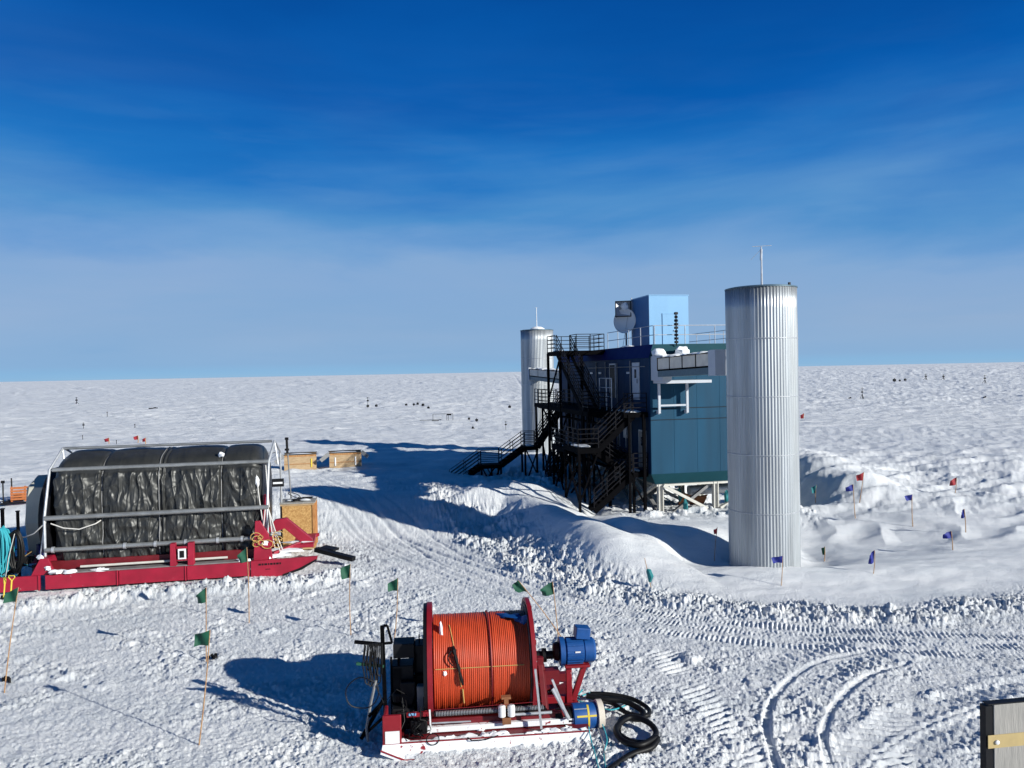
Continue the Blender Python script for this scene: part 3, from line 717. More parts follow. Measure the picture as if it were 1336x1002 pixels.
def column(x, y, zt, zb=None, w=.16):
    if zb is None: zb = gz(*labp(x, y, 0).xy)-.6
    MB().span((x-w/2, y-w/2, zb), (x+w/2, y+w/2, zt)).build('column', BS, st)
def brace(p, q, w=.09): MB().bar(p, q, w).build('brace', BS, st)
ZR, ZU = 9.9, 6.2
landing(-2.85, .25, 8.3, 11.6, ZR, [[(-2.82, 9.5), (-2.82, 11.57), (.2, 11.57)], [(-1.7, 8.33), (.2, 8.33)], [(-1.7, 8.33), (-1.7, 9.9)], [(.2, 8.33), (.2, 11.57)]])
flight((-2.75, 9.4, ZR), (-2.75, 3.6, ZU), .95, 'y')
landing(-1.45, -.04, .3, 16.7, ZU, [[(-1.42, 3.6), (-1.42, 14.5)], [(-1.42, .33), (-.1, .33)]])
landing(-2.85, -1.46, 2.4, 3.6, ZU, [[(-2.82, 2.43), (-2.82, 3.57)], [(-2.82, 2.43), (-1.5, 2.43)]])
landing(-2.6, -1.46, 14.5, 16.7, ZU, [[(-2.57, 14.53), (-2.57, 16.67)], [(-2.57, 14.53), (-1.5, 14.53)]])
landing(-2.85, -1.46, 3.62, 14.48, ZU, [[(-2.82, 8.0), (-2.82, 14.4)]])
landing(-1.9, -.05, 9.6, 14.4, 3.3, [[(-1.87, 9.7), (-1.87, 14.3)]])
flight((-.6, 15.5, ZU-.1), (-2.66, 15.5, 3.05), 1.0, 'x')
landing(-3.75, -2.64, 15.4, 16.7, 3.03, [[(-3.7, 15.43), (-2.68, 15.43)], [(-3.7, 16.67), (-2.68, 16.67)]])
flight((-3.72, 15.5, 3.0), (-5.45, 15.5, 1.83), 1.0, 'x')
landing(-7.05, -5.42, 15.4, 16.7, 1.8, [[(-7.0, 15.43), (-5.45, 15.43)], [(-7.0, 16.67), (-5.45, 16.67)]])
flight((-7.02, 15.5, 1.78), (-9.2, 15.5, .35), 1.0, 'x')
# emergency zigzag at the near end
flight((-.85, .45, ZU-.05), (-2.9, .45, 4.32), .85, 'x')
landing(-4.1, -2.88, .4, 3.4, 4.3, [[(-4.07, .43), (-4.07, 3.37)], [(-4.07, .43), (-2.9, .43)]])
flight((-2.92, 1.45, 4.28), (-.9, 1.45, 2.87), .85, 'x')
landing(-.9, -.03, .4, 2.4, 2.85, [[(-.87, .43), (-.06, .43)]])
flight((-.92, .45, 2.83), (-3.2, .45, .95), .85, 'x')
landing(-1.6, -.04, 3.2, 9.5, 3.6, [[(-1.57, 3.3), (-1.57, 9.4)]])
landing(-3.6, -1.62, 5.0, 8.0, 3.9, [[(-3.57, 5.0), (-3.57, 8.0)], [(-3.57, 5.03), (-1.7, 5.03)]])
flight((-2.9, 8.2, 3.85), (-2.9, 12.6, .7), .9, 'y')
column(-.3, .25, ZU-.1); column(-1.15, .32, ZU-.1, w=.13); column(-1.4, 3.0, ZU-.1)
for y in (8.4, 11.5): column(-2.8, y, ZR-.1); column(-1.35, y, ZR-.1)
for x, y, z in ((-2.8, 2.5, ZU), (-2.8, 3.5, ZU), (-1.4, 6.0, ZU), (-1.4, 14.6, ZU), (-2.5, 14.6, ZU), (-2.5, 16.6, ZU), (-.2, 6, ZU), (-.2, 11, ZU), (-.2, 14.6, ZU),
                (-4.0, .5, 4.2), (-4.0, 3.3, 4.2), (-3.5, 5.1, 3.8), (-3.5, 7.9, 3.8), (-.85, .5, 2.8), (-3.65, 15.5, 2.9), (-2.75, 15.5, 2.9), (-3.65, 16.6, 2.9),
                (-5.5, 15.5, 1.7), (-6.95, 15.5, 1.7), (-5.5, 16.6, 1.7), (-6.95, 16.6, 1.7), (-6.2, 15.5, 1.7)): column(x, y, z-.05, w=.13)
for p, q in (((-5.5, 15.5, 1.7), (-6.2, 15.5, .2)), ((-6.95, 15.5, 1.7), (-6.2, 15.5, .2)), ((-6.6, 15.5, 1.7), (-5.6, 15.5, -.1)), ((-5.9, 15.45, 1.7), (-6.9, 15.45, .2)),
             ((-3.65, 15.4, 2.9), (-2.5, 15.4, .3)), ((-2.5, 14.5, 6.0), (-1.4, 14.5, 3.2)), ((-3.6, 15.4, .4), (-2.7, 15.4, 2.8)),
             ((-2.8, 8.4, 3.4), (-2.8, 11.5, .6)), ((-2.8, 11.5, 3.4), (-2.8, 8.4, .6)), ((-2.8, 8.4, 6.4), (-2.8, 11.5, 3.6)), ((-2.8, 11.5, 6.4), (-2.8, 8.4, 3.6)), ((-2.8, 8.4, 9.5), (-2.8, 11.5, 6.6)),
             ((-2.8, 11.5, 3.2), (-2.5, 14.5, .5)), ((-2.5, 14.5, 3.2), (-2.8, 11.5, .5)), ((-1.35, 11.5, 5.9), (-1.4, 14.6, 3.2)),
             ((-3.5, 5.1, 3.7), (-3.5, 7.9, .7)), ((-3.5, 7.9, 3.7), (-3.5, 5.1, .7)), ((-4.0, .5, 4.1), (-4.0, 3.3, 1.2)), ((-4.0, 3.3, 4.1), (-4.0, .5, 1.2)),
             ((-1.4, 3.0, 3.2), (-1.4, 6.0, .7)), ((-1.4, 6.0, 3.2), (-1.4, 3.0, .7)), ((-1.4, 6.0, 6.0), (-1.4, 8.4, 3.4)), ((-1.35, 8.4, 3.4), (-1.35, 11.5, .5)), ((-1.35, 11.5, 3.4), (-1.35, 8.4, .5)),
             ((-4.0, .5, 1.3), (-2.9, .5, 4.1)), ((-1.15, .32, 2.6), (-.3, .25, 1.1)), ((-3.5, 5.1, .7), (-1.4, 5.1, 3.4)), ((-2.8, 2.5, .9), (-2.8, 3.5, 4.))): brace(p, q)
# cable trays and hanging pipework under the walkways
for z, x in ((5.7, -1.2), (5.5, -2.2), (2.9, -1.5)):
    b = MB(); b.bar((x, 1.2, z), (x, 14.6, z), .28, .09); b.build('cable_tray', BS, st)
r = random.Random(31); b = MB()
for i in range(16):
    y = r.uniform(3.5, 13.5); x = r.uniform(-2.4, -.4); z0 = r.choice((5.9, 5.9, 3.2)); b.tube([(x, y, z0), (x+r.uniform(-.2, .2), y+r.uniform(-.3, .3), z0-1.1), (x+r.uniform(-.3, .3), y+r.uniform(-.6, .6), z0-2.3)], r.uniform(.02, .05), 6)
b.build('hanging_pipework', BR, st)
# galvanised hoist cage standing on the upper walkway
b = MB()
for y in (2.7, 3.6, 4.9): b.tube([(-1.3, y, ZU), (-1.3, y, ZU+1.9)], .035, 6)
for z in (ZU+1.9, ZU+1.35, ZU+.8): b.tube([(-1.3, 2.7, z), (-1.3, 4.9, z)], .028, 6)
b.build('pipe_cage', M['galv_plain'], st)
for i, (x, y, z, dx, dy) in enumerate([(-.7, 1.0, ZU+.02, .5, .5), (-.8, 2.0, ZU+.02, .4, .5), (-3.5, 1.9, 4.32, .5, 1.1), (-2.6, 6.4, 3.92, .8, 1.2), (-3.2, 16, 3.05, .3, .4), (-2.2, 10.8, ZR+.02, .4, .5), (-.6, 1.2, 2.88, .3, .6)]): MB().lump((x, y, z), (dx, dy, .09), i).build('snow_patch', M['snow_lump'], st, smooth=True)
# ---------------------------------------------------------------- the orange hose reel on its red skid
rp0 = at_z(500, 986, 0); RY = .0964
reel = thing('hose_reel_skid', 'red wheeled-rim reel wound with bright orange hose on a snowy red skid, in the foreground', 'hose reel', (rp0.x, rp0.y, -.02), RY)
LX = 4.75; DY = 3.0
def prt(b, n, m, **k): return b.build(n, M[m], reel, **k)
b = MB(); b.box((.12+LX/2-.12, .0, .17), (LX, .14, .26)); prt(b, 'runner', 'red_snowy', bevel=.02)
b = MB(); b.box((LX/2, DY, .17), (LX, .14, .26)); prt(b, 'runner', 'red_snowy', bevel=.02)
b = MB(); b.prism([(-.0, .3), (.5, .04), (LX-.3, .04), (LX+.02, .1), (LX+.02, .02), (LX-.3, -.04), (.5, -.04), (-.04, .2)], -.3, -.07, 'y'); prt(b, 'ski_plate', 'snow_lump')
b = MB(); b.bar((-.03, -.3, .28), (.5, -.3, .03), .03, .03).bar((.5, -.3, .03), (LX, -.3, .03), .03, .03).bar((0, -.075, .315), (LX, -.075, .315), .025, .025); prt(b, 'ski_edge', 'red')
# deck: two cross members, snow drifted on it
b = MB(); b.span((.0, .07, .22), (.45, DY-.07, .3)).span((LX-.5, .07, .22), (LX, DY-.07, .3)).span((.45, .07, .2), (LX-.5, .42, .27)).span((.45, DY-.5, .2), (LX-.5, DY-.07, .27)).span((.45, .42, .1), (LX-.5, DY-.5, .16)); prt(b, 'deck', 'red_dark')
r = random.Random(3)
for i in range(42): b = MB(); b.lump((r.uniform(.3, 4.5), r.choice((r.uniform(.0, .12), r.uniform(.05, .2), r.uniform(2.6, 2.9), r.uniform(.3, 2.6))), .28), (r.uniform(.08, .3), r.uniform(.04, .1), r.uniform(.03, .06)), i, amp=.5); prt(b, 'snow_patch', 'snow_lump', smooth=True)

b = MB(); b.span((.0, -.08, .3), (.42, .0, .95)); b.span((.02, .0, .3), (.1, .5, .95)); prt(b, 'corner_plate', 'red', bevel=.02)
MB_ = MB().span((.06, -.095, .32), (.38, -.082, .6)); prt(MB_, 'reflector_panel', 'tag_white')
# inner beams
b = MB(); b.box((2.75, .55, .48), (3.9, .16, .16)); prt(b, 'front_beam', 'red_dark', bevel=.01)
b = MB(); b.box((2.6, .42, .36), (3.9, .1, .12)); prt(b, 'low_beam', 'red_snowy')
b = MB(); b.box((2.7, 2.7, .5), (4.1, .18, .2)); prt(b, 'rear_beam', 'red_dark')
# level wind shaft and nut
b = MB(); b.tube([(1.15, .35, .74), (3.75, .35, .72)], .055, 12); prt(b, 'level_wind_shaft', 'rubber', smooth=True)
b = MB()
for i in range(70): b.ring((1.2+i*.036, .35, .74), (1, .12, 0), .055, .009, 12, 4)
prt(b, 'shaft_thread', 'galv_plain')
for q in (MB().tube([(3.0, .33, .62), (3.9, .33, .62)], .035, 10), MB().tube([(1.1, .3, .55), (2.0, .3, .54)], .02, 8)): prt(q, 'guide_rod', 'galv_plain', smooth=True)
for x in (2.72, 2.94):
    b = MB(); b.lathe((x, .24, .62), (0, 0, 1), [(0, .05), (.02, .085), (.25, .085), (.28, .05)], 18); prt(b, 'guide_roller', 'tag_white', smooth=True)
b = MB(); b.box((2.83, .3, .92), (.1, .1, .22)).box((2.83, .33, 1.04), (.22, .14, .05)).box((2.83, .3, .52), (.2, .14, .16)).box((2.83, .36, .7), (.06, .03, .5)); prt(b, 'roller_bracket', 'rust')
# reel: flanges, hub, hose
YC, ZC, R_ = 1.6, 1.5, 1.42
def flange(x0, x1, cap):
    b = MB(); n = 64
    prof = [(x0, R_-.13), (x0, R_), (x1, R_), (x1, R_-.13)]
    b.lathe((0, YC, ZC), (1, 0, 0), [(x0, R_-.12), (x0, R_), (x1, R_), (x1, R_-.12), (x1-.02, R_-.12), (x1-.02, .3), (x0+.02, .3), (x0+.02, R_-.12)], n)
    o = b.build('flange', M['red'], reel, smooth=True)
    b = MB(); xs_ = x1 if cap > 0 else x0
    for k in range(8):
        a = 2*PI*k/8+.2; b.bar((xs_-.01*cap, YC+.25*math.cos(a), ZC+.25*math.sin(a)), (xs_-.01*cap, YC+(R_-.06)*math.cos(a), ZC+(R_-.06)*math.sin(a)), .09, .07, (1, 0, 0))
    b.build('spoke', M['red_dark'], o)
    return o
flange(1.02, 1.14, -1); fr = flange(3.46, 3.56, 1)
prt(MB().lathe((0, YC, ZC), (1, 0, 0), [(.93, .3), (.93, R_-.03), (1.018, R_-.01), (1.018, .3)], 56), 'outer_shade', 'dark', smooth=True)  # dark disc painting in the shade on the red flange's outer side
MB().lathe((0, YC, ZC), (1, 0, 0), [(3.44, R_-.1), (3.44, .9), (3.455, .9), (3.455, R_-.1)], 48).build('inner_face', M['grey_steel'], fr)
RD = 1.1; P = .046; b = MB(); n = 72; prof = []
x = 1.16; k = 0
while x < 3.42:
    for j in range(6):
        a = PI*j/5; prof.append((x+P/2-P/2*math.cos(a), RD+.004*math.sin(k*1.7)+P*.42*math.sin(a)))
    x += P; k += 1
    if abs(x-2.53) < P/2: x += .02
b.lathe((0, YC, ZC), (1, 0, 0), prof, n); o = prt(b, 'wound_hose', 'orange_hose')
for p in o.data.polygons: p.use_smooth = True
# one dark turn crossing the windings, straps, joint line
b = MB(); b.tube([(2.47+.06*math.sin(k/22), YC+(RD+.045)*math.cos(k*2*PI/44), ZC+(RD+.045)*math.sin(k*2*PI/44)) for k in range(44)], .018, 6, closed=True); prt(b, 'crossing_turn', 'red_dark', smooth=True)
b = MB()
for s_ in (0,):
    a = 2.95; b.tube([(1.2+i*.11, YC+(RD+.03)*math.cos(a), ZC+(RD+.03)*math.sin(a)) for i in range(20)], .01, 5)
prt(b, 'pale_cord', 'yellow_rope')
def onreel(x, a, e=.05): return Vector((x, YC-(RD+e)*math.cos(a), ZC+(RD+e)*math.sin(a)))     # a: angle up from the front
b = MB(); b.tube([onreel(1.55+.25*t, 1.15-1.35*t, .03) for t in [i/14 for i in range(15)]], .012, 5); b.tube([onreel(1.83+.03*t, -.25-.4*t, .04) for t in [i/6 for i in range(7)]], .02, 5); prt(b, 'strap', 'yellow_rope')
b = MB(); pts = [onreel(1.62+.22*t, .62-.75*t, .08+.02*math.sin(t*9)) for t in [i/9 for i in range(10)]]; b.tube(pts, [.03, .06, .035, .045, .03, .05, .03, .04, .035, .02], 7); b.tube([onreel(1.62-.12*math.sin(t*PI), .55-.3*t, .1) for t in [i/8 for i in range(9)]], .016, 6); prt(b, 'ratchet', 'dark', smooth=True)
for q in (MB().lump(onreel(1.35, 1.0, .03), (.05, .12, .2), 4), MB().lump(onreel(1.42, .1, .02), (.05, .04, .06), 5)): prt(q, 'snow_patch', 'snow_lump', smooth=True)
b = MB(); b.lump(onreel(3.05, 1.35, .04), (.28, .22, .05), 6, amp=.5); b.lump(onreel(3.32, 1.2, .04), (.14, .16, .1), 7, amp=.5); prt(b, 'blue_wrap', 'blue', smooth=True)
prt(MB().lathe((0, YC, ZC), (1, 0, 0), [(.55, .12), (.55, .16), (1.0, .16), (1.0, .3), (1.16, .3)], 24), 'hub', 'dark', smooth=True)
prt(MB().lathe((0, YC, ZC), (1, 0, 0), [(3.56, .24), (3.66, .24), (3.66, .1), (3.86, .1), (3.86, .17), (3.96, .17), (3.96, .1), (4.15, .1)], 20), 'drive_shaft', 'rubber', smooth=True)
# side stands
def stand(x, m):
    b = MB(); b.bar((x, YC-1.0, .3), (x, YC-.12, ZC-.1), .12, .14).bar((x, YC+1.0, .3), (x, YC+.12, ZC-.1), .12, .14).box((x, YC, ZC-.08), (.16, .5, .22)).box((x, YC, .36), (.2, 2.3, .12)); prt(b, 'reel_stand', m, bevel=.01)
stand(.85, 'dark'); stand(3.78, 'red_dark')
b = MB(); b.prism([(YC-1.0, .3), (YC-.9, .3), (YC-.1, 1.3), (YC+.3, 1.3), (YC+.3, .3)], 3.84, 3.9, 'x'); prt(b, 'gusset', 'red_dark')
b = MB(); b.bar((3.62, .12, .35), (3.5, .1, 1.75), .05, .05); prt(b, 'pale_post', 'galv_plain')
b = MB(); b.bar((3.9, .2, 1.45), (4.25, .25, .55), .05, .05).bar((3.95, .5, 1.1), (4.3, .3, .45), .12, .03); prt(b, 'chain_guard', 'galv_plain')
# drive motor
def mt(b, n, m, par, **k): return b.build(n, M[m], par, **k)
YM = YC-.1; ZM = 1.62
mo = prt(MB().lathe((0, YM, ZM), (1, 0, 0), [(4.42, .26), (4.45, .31), (4.86, .31), (4.88, .27), (4.9, .3), (5.12, .3), (5.17, .25), (5.18, .1)], 28), 'drive_motor', 'blue', smooth=True)
mt(MB().lathe((0, YM, ZM), (1, 0, 0), [(4.12, .14), (4.14, .2), (4.24, .24), (4.26, .2), (4.3, .28)], 24), 'gearbox', 'rubber', mo, smooth=True)
mt(MB().lathe((0, YM, ZM), (1, 0, 0), [(4.27, .3), (4.28, .34), (4.4, .34), (4.41, .28)], 28), 'mounting_flange', 'blue', mo, smooth=True)
b = MB()
for k in range(18):
    a = 2*PI*k/18; b.box((4.65, YM+.32*math.cos(a), ZM+.32*math.sin(a)), (.4, .02, .04), (a, 0, 0))
mt(b, 'cooling_fin', 'blue', mo)
mt(MB().box((4.86, YM, ZM+.45), (.36, .34, .28), (0, .12, .05)), 'terminal_box', 'blue', mo, bevel=.02)
mt(MB().box((4.7, YM-.315, ZM+.06), (.13, .012, .035)), 'rating_plate', 'tag_white', mo)
b = MB(); b.bar((4.5, YM-.05, .35), (4.5, YM-.05, ZM-.3), .14, .14).bar((4.6, YM-.05, .4), (4.92, YM-.05, ZM-.3), .13, .13).box((4.7, YM, ZM-.33), (.62, .5, .06)); b.bar((3.9, YM, .42), (4.7, YM, .42), .16, .16); prt(b, 'motor_stand', 'red', bevel=.01)
b = MB(); b.box((4.05, YM, 1.02), (.4, .3, .34)); prt(b, 'bracket', 'red_dark')
# hydraulic power drum with a yellow cross
YH, ZH = .52, .36
dr_ = prt(MB().lathe((0, YH, ZH), (1, .02, 0), [(4.42, .25), (4.44, .3), (5.0, .3), (5.02, .29)], 32), 'blue_motor_drum', 'blue', smooth=True)
mt(MB().lathe((0, YH, ZH), (1, .02, 0), [(5.01, .33), (5.02, .35), (5.15, .35), (5.17, .3), (5.18, .1)], 32), 'end_cap', 'duct_panel', dr_, smooth=True)
mt(MB().lathe((0, YH, ZH), (1, .02, 0), [(3.8, .08), (4.0, .08), (4.0, .2), (4.15, .22), (4.2, .14), (4.3, .14), (4.3, .24), (4.41, .24)], 24), 'coupling', 'rubber', dr_, smooth=True)
def band(x0, x1, a0, a1, name, m):                   # painted strip bent round the drum; a: angle above the front
    b = MB(); n = 10; R = .306
    for i in range(n+1):
        a = a0+(a1-a0)*i/n
        for x in (x0, x1): b.v.append(Vector((x, YH+.02*x-R*math.cos(a), ZH+R*math.sin(a))))
    for i in range(n): b.f.append((2*i, 2*i+1, 2*i+3, 2*i+2))
    mt(b, name, m, dr_)
band(4.76, 4.805, -.6, 1.3, 'painted_cross', 'yellow'); band(4.5, 4.755, .3, .44, 'painted_cross', 'yellow'); band(4.81, 4.97, .3, .44, 'painted_cross', 'yellow'); band(4.45, 4.755, .9, .98, 'pale_stripe', 'galv_plain')
# left end: control posts, boxes and cables
b = MB(); b.bar((.02, .75, .3), (-.02, .75, 2.72), .09, .09); b.bar((.02, .75, 2.72), (.1, .75, 2.72), .05, .05).bar((.1, .75, 2.72), (.2, .78, 2.3), .05, .05).bar((.0, .75, 2.3), (.2, .78, 2.3), .05, .05); prt(b, 'hose_post', 'black_steel')
b = MB(); b.bar((.0, .75, 2.28), (-.65, .62, 2.42), .07, .07); prt(b, 'hanger_arm', 'black_steel')
b = MB(); b.bar((.0, .72, 1.78), (-.62, .6, 1.92), .06, .06); prt(b, 'hanger_arm', 'flag_green')
b = MB(); b.bar((0, .8, 1.0), (-.55, .6, .15), .07, .07).bar((-.02, .8, .55), (-.6, .9, .02), .06, .06).bar((0, .7, 1.0), (-.35, .5, .7), .05, .05); prt(b, 'post_strut', 'black_steel')
b = MB(); r = random.Random(8)
for i in range(9):
    x0 = -.42+i*.035; z0 = 2.36; z1 = r.uniform(1.3, 1.75); y0 = .62
    b.tube([(x0, y0, z0), (x0-.05, y0-.04, (z0+z1)/2), (x0+.0, y0, z1+.05), (x0+.05, y0, z1), (x0+.1, y0, z1+.06), (x0+.12, y0+.04, (z0+z1)/2), (x0+.12, y0+.05, z0-.02)], .016, 6)
prt(b, 'cable_bundle', 'rubber', smooth=True)
b = MB(); b.tube([(-.5+.38*math.cos(2*PI*k/28), .6+.03*math.sin(k), 1.22+.36*math.sin(2*PI*k/28)) for k in range(28)], .014, 6, closed=True); b.tube([(-.2, .6, 1.4), (.0, .5, 1.0), (.3, .5, 1.3), (.55, .6, 1.1)], .012, 5); prt(b, 'cable_loop', 'rubber', smooth=True)
b = MB(); b.tube([(-.18, .62, 1.5), (-.3, .6, 1.0), (-.42, .6, .4), (-.38, .55, .1)], .035, 6); prt(b, 'grey_hose', 'grey_steel', smooth=True)
b = MB(); b.box((.46, 1.2, 2.02), (.5, .5, .34)); prt(b, 'control_box', 'dark', bevel=.015)
b = MB(); b.box((.42, 1.2, 1.5), (.52, .5, .34)); prt(b, 'control_box', 'dark', bevel=.015)
b = MB(); b.box((.82, 1.3, 1.55), (.22, .5, 1.1)); b.box((.82, 1.3, 2.15), (.03, .03, .3)).box((.95, 1.3, 1.6), (.12, .3, .5)); prt(b, 'junction_box', 'dark', bevel=.015)
b = MB(); b.box((.86, .72, .98), (.2, .2, .62)); prt(b, 'grey_cylinder_box', 'grey_steel', bevel=.03)
b = MB()
for x, y in ((.33, 1.0), (.33, 1.45), (.72, 1.0), (.72, 1.6), (.16, .95)): b.bar((x, y, .25), (x, y, 1.9), .05, .05)
for z in (.7, 1.1, 1.35): b.bar((.16, .98, z), (.95, .98, z+.1), .045, .045)
b.bar((.3, .9, .4), (.72, .85, 1.4), .07, .07).bar((.5, .8, .35), (.8, .75, 1.2), .06, .06); prt(b, 'control_frame', 'black_steel')
b = MB(); b.box((.3, 1.15, 1.0), (.25, .4, 1.3)).box((.55, 1.0, 1.05), (.35, .5, .6)).box((.98, .9, .6), (.16, .6, .9)).box((.42, .9, .55), (.5, .6, .5)).box((.8, .6, .45), (.4, .5, .3)).box((.62, 1.4, .8), (.5, .6, .5)); b.lathe((.3, .9, .85), (0, 0, 1), [(0, .12), (.2, .14), (.24, .08)], 14); prt(b, 'pump_unit', 'dark', bevel=.03)
b = MB(); b.box((.78, .3, .78), (.5, .06, .1)); prt(b, 'valve_plate', 'red'); 
b = MB(); b.box((.66, .255, .8), (.17, .03, .06)); prt(b, 'gauge', 'cabin', bevel=.01)
b = MB(); r = random.Random(9)
for i in range(14):
    p = Vector((r.uniform(.35, 1.0), r.uniform(.15, .7), r.uniform(.35, 1.2))); q = Vector((r.uniform(.4, 1.15), r.uniform(-.05, .6), r.uniform(.3, .8)))
    b.tube([p, p.lerp(q, .35)+Vector((r.uniform(-.15, .15), -.1, -.15)), p.lerp(q, .7)+Vector((r.uniform(-.15, .15), -.05, -.1)), q], r.uniform(.008, .018), 5)
b.tube([(1.12+.14*math.cos(2*PI*k/20), -.09, .36+.13*math.sin(2*PI*k/20)) for k in range(20)], .012, 5, closed=True)
b.tube([(1.9, -.1, .36), (2.0, -.14, .3), (2.3, -.14, .3), (2.6, -.1, .36)], .014, 5); prt(b, 'loose_cable', 'rubber', smooth=True)
b = MB(); b.bar((1.08, .1, .4), (1.06, .12, .95), .035, .035); prt(b, 'white_pipe', 'tag_white')
b = MB(); b.tube([(.95, .14, .92), (3.7, .12, .98)], .006, 4); prt(b, 'tension_wire', 'red')
# hoses and lines lying on the snow right of the skid
def wr(pts, z=0): return [at_z(a, c, z+.05+(d[0] if d else 0)) for a, c, *d in pts]
def spline(p, n=6):
    out = []
    for i in range(len(p)-1):
        a = p[max(0, i-1)]; b_ = p[i]; c = p[i+1]; d = p[min(len(p)-1, i+2)]
        for k in range(n):
            t = k/n; out.append(.5*((2*b_)+(-a+c)*t+(2*a-5*b_+4*c-d)*t*t+(-a+3*b_-3*c+d)*t**3))
    out.append(p[-1]); return out
hp = [(765, 908, .35), (790, 912, .3), (815, 915, .25), (838, 928, .15), (836, 938, .1), (815, 936, .12), (808, 945, .1), (808, 958, .1), (825, 968, .1), (846, 968, .1), (856, 956, .12), (845, 942, .22), (822, 936, .24), (804, 950, .2), (812, 966, .18), (835, 972, .18), (857, 962, .18), (850, 975, .1), (825, 984, .08), (806, 996, .06), (790, 1010, .06), (775, 1040, .06)]
c0 = at_z(830, 955, 0)
hs = thing('coiled_hose', 'thick black hose looped on the snow right of the orange reel', 'hose', (c0.x, c0.y, 0))
pts = spline(wr(hp)); pts = [p-Vector((c0.x, c0.y, 0)) for p in pts]
MB().tube(pts, .068, 12).build('thick_hose', M['rubber'], hs, smooth=True)
hp2 = [(770, 905, .3), (795, 906, .28), (825, 912, .2), (846, 925, .12), (842, 934, .12), (818, 930, .14), (800, 918, .2), (785, 915, .25)]
pts = [p-Vector((c0.x, c0.y, 0)) for p in spline(wr(hp2))]; MB().tube(pts, .055, 10).build('thin_hose', M['rubber'], hs, smooth=True)
ln_ = thing('teal_line_tangle', 'thin teal and grey lines trailing below the blue drum with the yellow cross', 'rope', (c0.x-1, c0.y, 0))
for i, hp in enumerate([[(768, 948, .35), (771, 965, .15), (776, 982, .1), (781, 1002, .08), (790, 1030, .08)], [(780, 950, .35), (786, 968, .15), (789, 985, .1), (790, 1002, .08), (792, 1030, .08)], [(786, 945, .35), (792, 965, .15), (788, 985, .1), (794, 1020, .08)],
          [(755, 910, .3), (775, 903, .25), (800, 912, .2), (822, 916, .16), (800, 926, .2), (780, 922, .2)], [(750, 906, .3), (765, 910, .3), (790, 905, .25), (806, 915, .2), (795, 925, .15)], [(760, 900, .32), (752, 912, .25), (770, 918, .2), (790, 915, .2)]]):
    pts = [p-Vector((c0.x-1, c0.y, 0)) for p in spline(wr(hp))]; MB().tube(pts, .014 if i < 3 else .018, 6).build('line', M['teal_rope'] if i % 3 != 1 else M['grey_steel'], ln_, smooth=True)

# ---------------------------------------------------------------- tarpaulined reel on the long red sled
P0 = at_z(60, 772, 0); SY = .198
sled = thing('covered_reel_sled', 'long red sled carrying a big reel wrapped in black tarpaulin inside a pipe frame', 'sled', (P0.x, P0.y, 0), SY)
def sp(b, n, m, **k): return b.build(n, M[m], sled, **k)
b = MB()
for i, (x0, x1) in enumerate(((-2.6, -.2), (.0, 2.75), (2.78, 5.4), (5.43, 7.95))): b.span((x0, -.06+.0*i, .1), (x1, .06, .68)).span((x1-.05, -.11, .08), (x1, -.06, .7))
b.prism([(8.0, .0), (9.2, .0), (10.1, .25), (10.75, .62), (10.78, .75), (8.0, .72)], -.1, .1, 'y'); sp(b, 'ski', 'red_sled', bevel=.012)
b = MB(); b.prism([(-2.6, .1), (9.2, .05), (10.6, .6), (10.6, .72), (-2.6, .68)], 5.0, 5.2, 'y'); sp(b, 'ski', 'red_sled')
b = MB(); b.prism([(9.3, .0), (10.1, .22), (10.76, .6), (10.7, .64), (10.0, .3), (9.3, .08)], -.112, -.1, 'y'); sp(b, 'ski_shoe', 'dark')
# unreadable small dark stencil marks on the ski
b = MB(); x = 8.32
for w_ in (.1, .07, .12, .05, .1, .08, .1, .06): b.span((x, -.108, .52), (x+w_, -.1, .6)); x += w_+.035
b.span((8.6, -.108, .33), (8.8, -.1, .36)); sp(b, 'stencil', 'dark')
b = MB(); b.span((-.1, .05, .66), (8.0, .5, .72)); b.span((-.1, 4.4, .66), (8.0, 5.0, .72)); b.span((-.1, .5, .62), (.5, 4.4, .7)).span((7.4, .5, .62), (8., 4.4, .7)); sp(b, 'deck', 'grey_steel')
b = MB(); b.tube([(1.2, .35, .86), (7.0, .35, .86)], .05, 8); sp(b, 'level_wind_shaft', 'cream_steel', smooth=True)
b = MB(); b.span((-.2, .55, .72), (8.2, .7, 1.1)); sp(b, 'side_beam', 'red_dark')
def stand(x0, x1, y, z1, m='red_sled', lean=.3):
    b = MB(); b.prism([(x0-.15, .68), (x1+.15, .68), (x1-.1, z1), (x0+lean, z1)], y, y+.12, 'y'); b.prism([(x0-.15, .68), (x1+.15, .68), (x1-.1, z1), (x0+lean, z1)], y+.9, y+1.0, 'y'); b.span((x0+lean, y+.12, z1-.1), (x1-.1, y+.9, z1)); return sp(b, 'reel_stand', m, bevel=.01)
stand(-.4, .2, .02, 1.35, lean=.2); 
b = MB(); 
for x in (4.75, 5.45): b.prism([(x, .7), (x+.25, .7), (x+.22 if x < 5 else x+.25, 1.65), (x+.02, 1.65)], .02, .3, 'y')
b.span((5.0, .05, .9), (5.45, .2, 1.0)).span((5.0, .05, 1.4), (5.45, .2, 1.5)); sp(b, 'middle_bracket', 'red_sled', bevel=.01)
b = MB(); b.span((5.08, -.02, .98), (5.4, .02, 1.42)); sp(b, 'lamp_housing', 'tag_white', bevel=.01)
sp(MB().span((5.15, -.035, 1.05), (5.33, -.02, 1.34)), 'lamp_lens', 'dark')
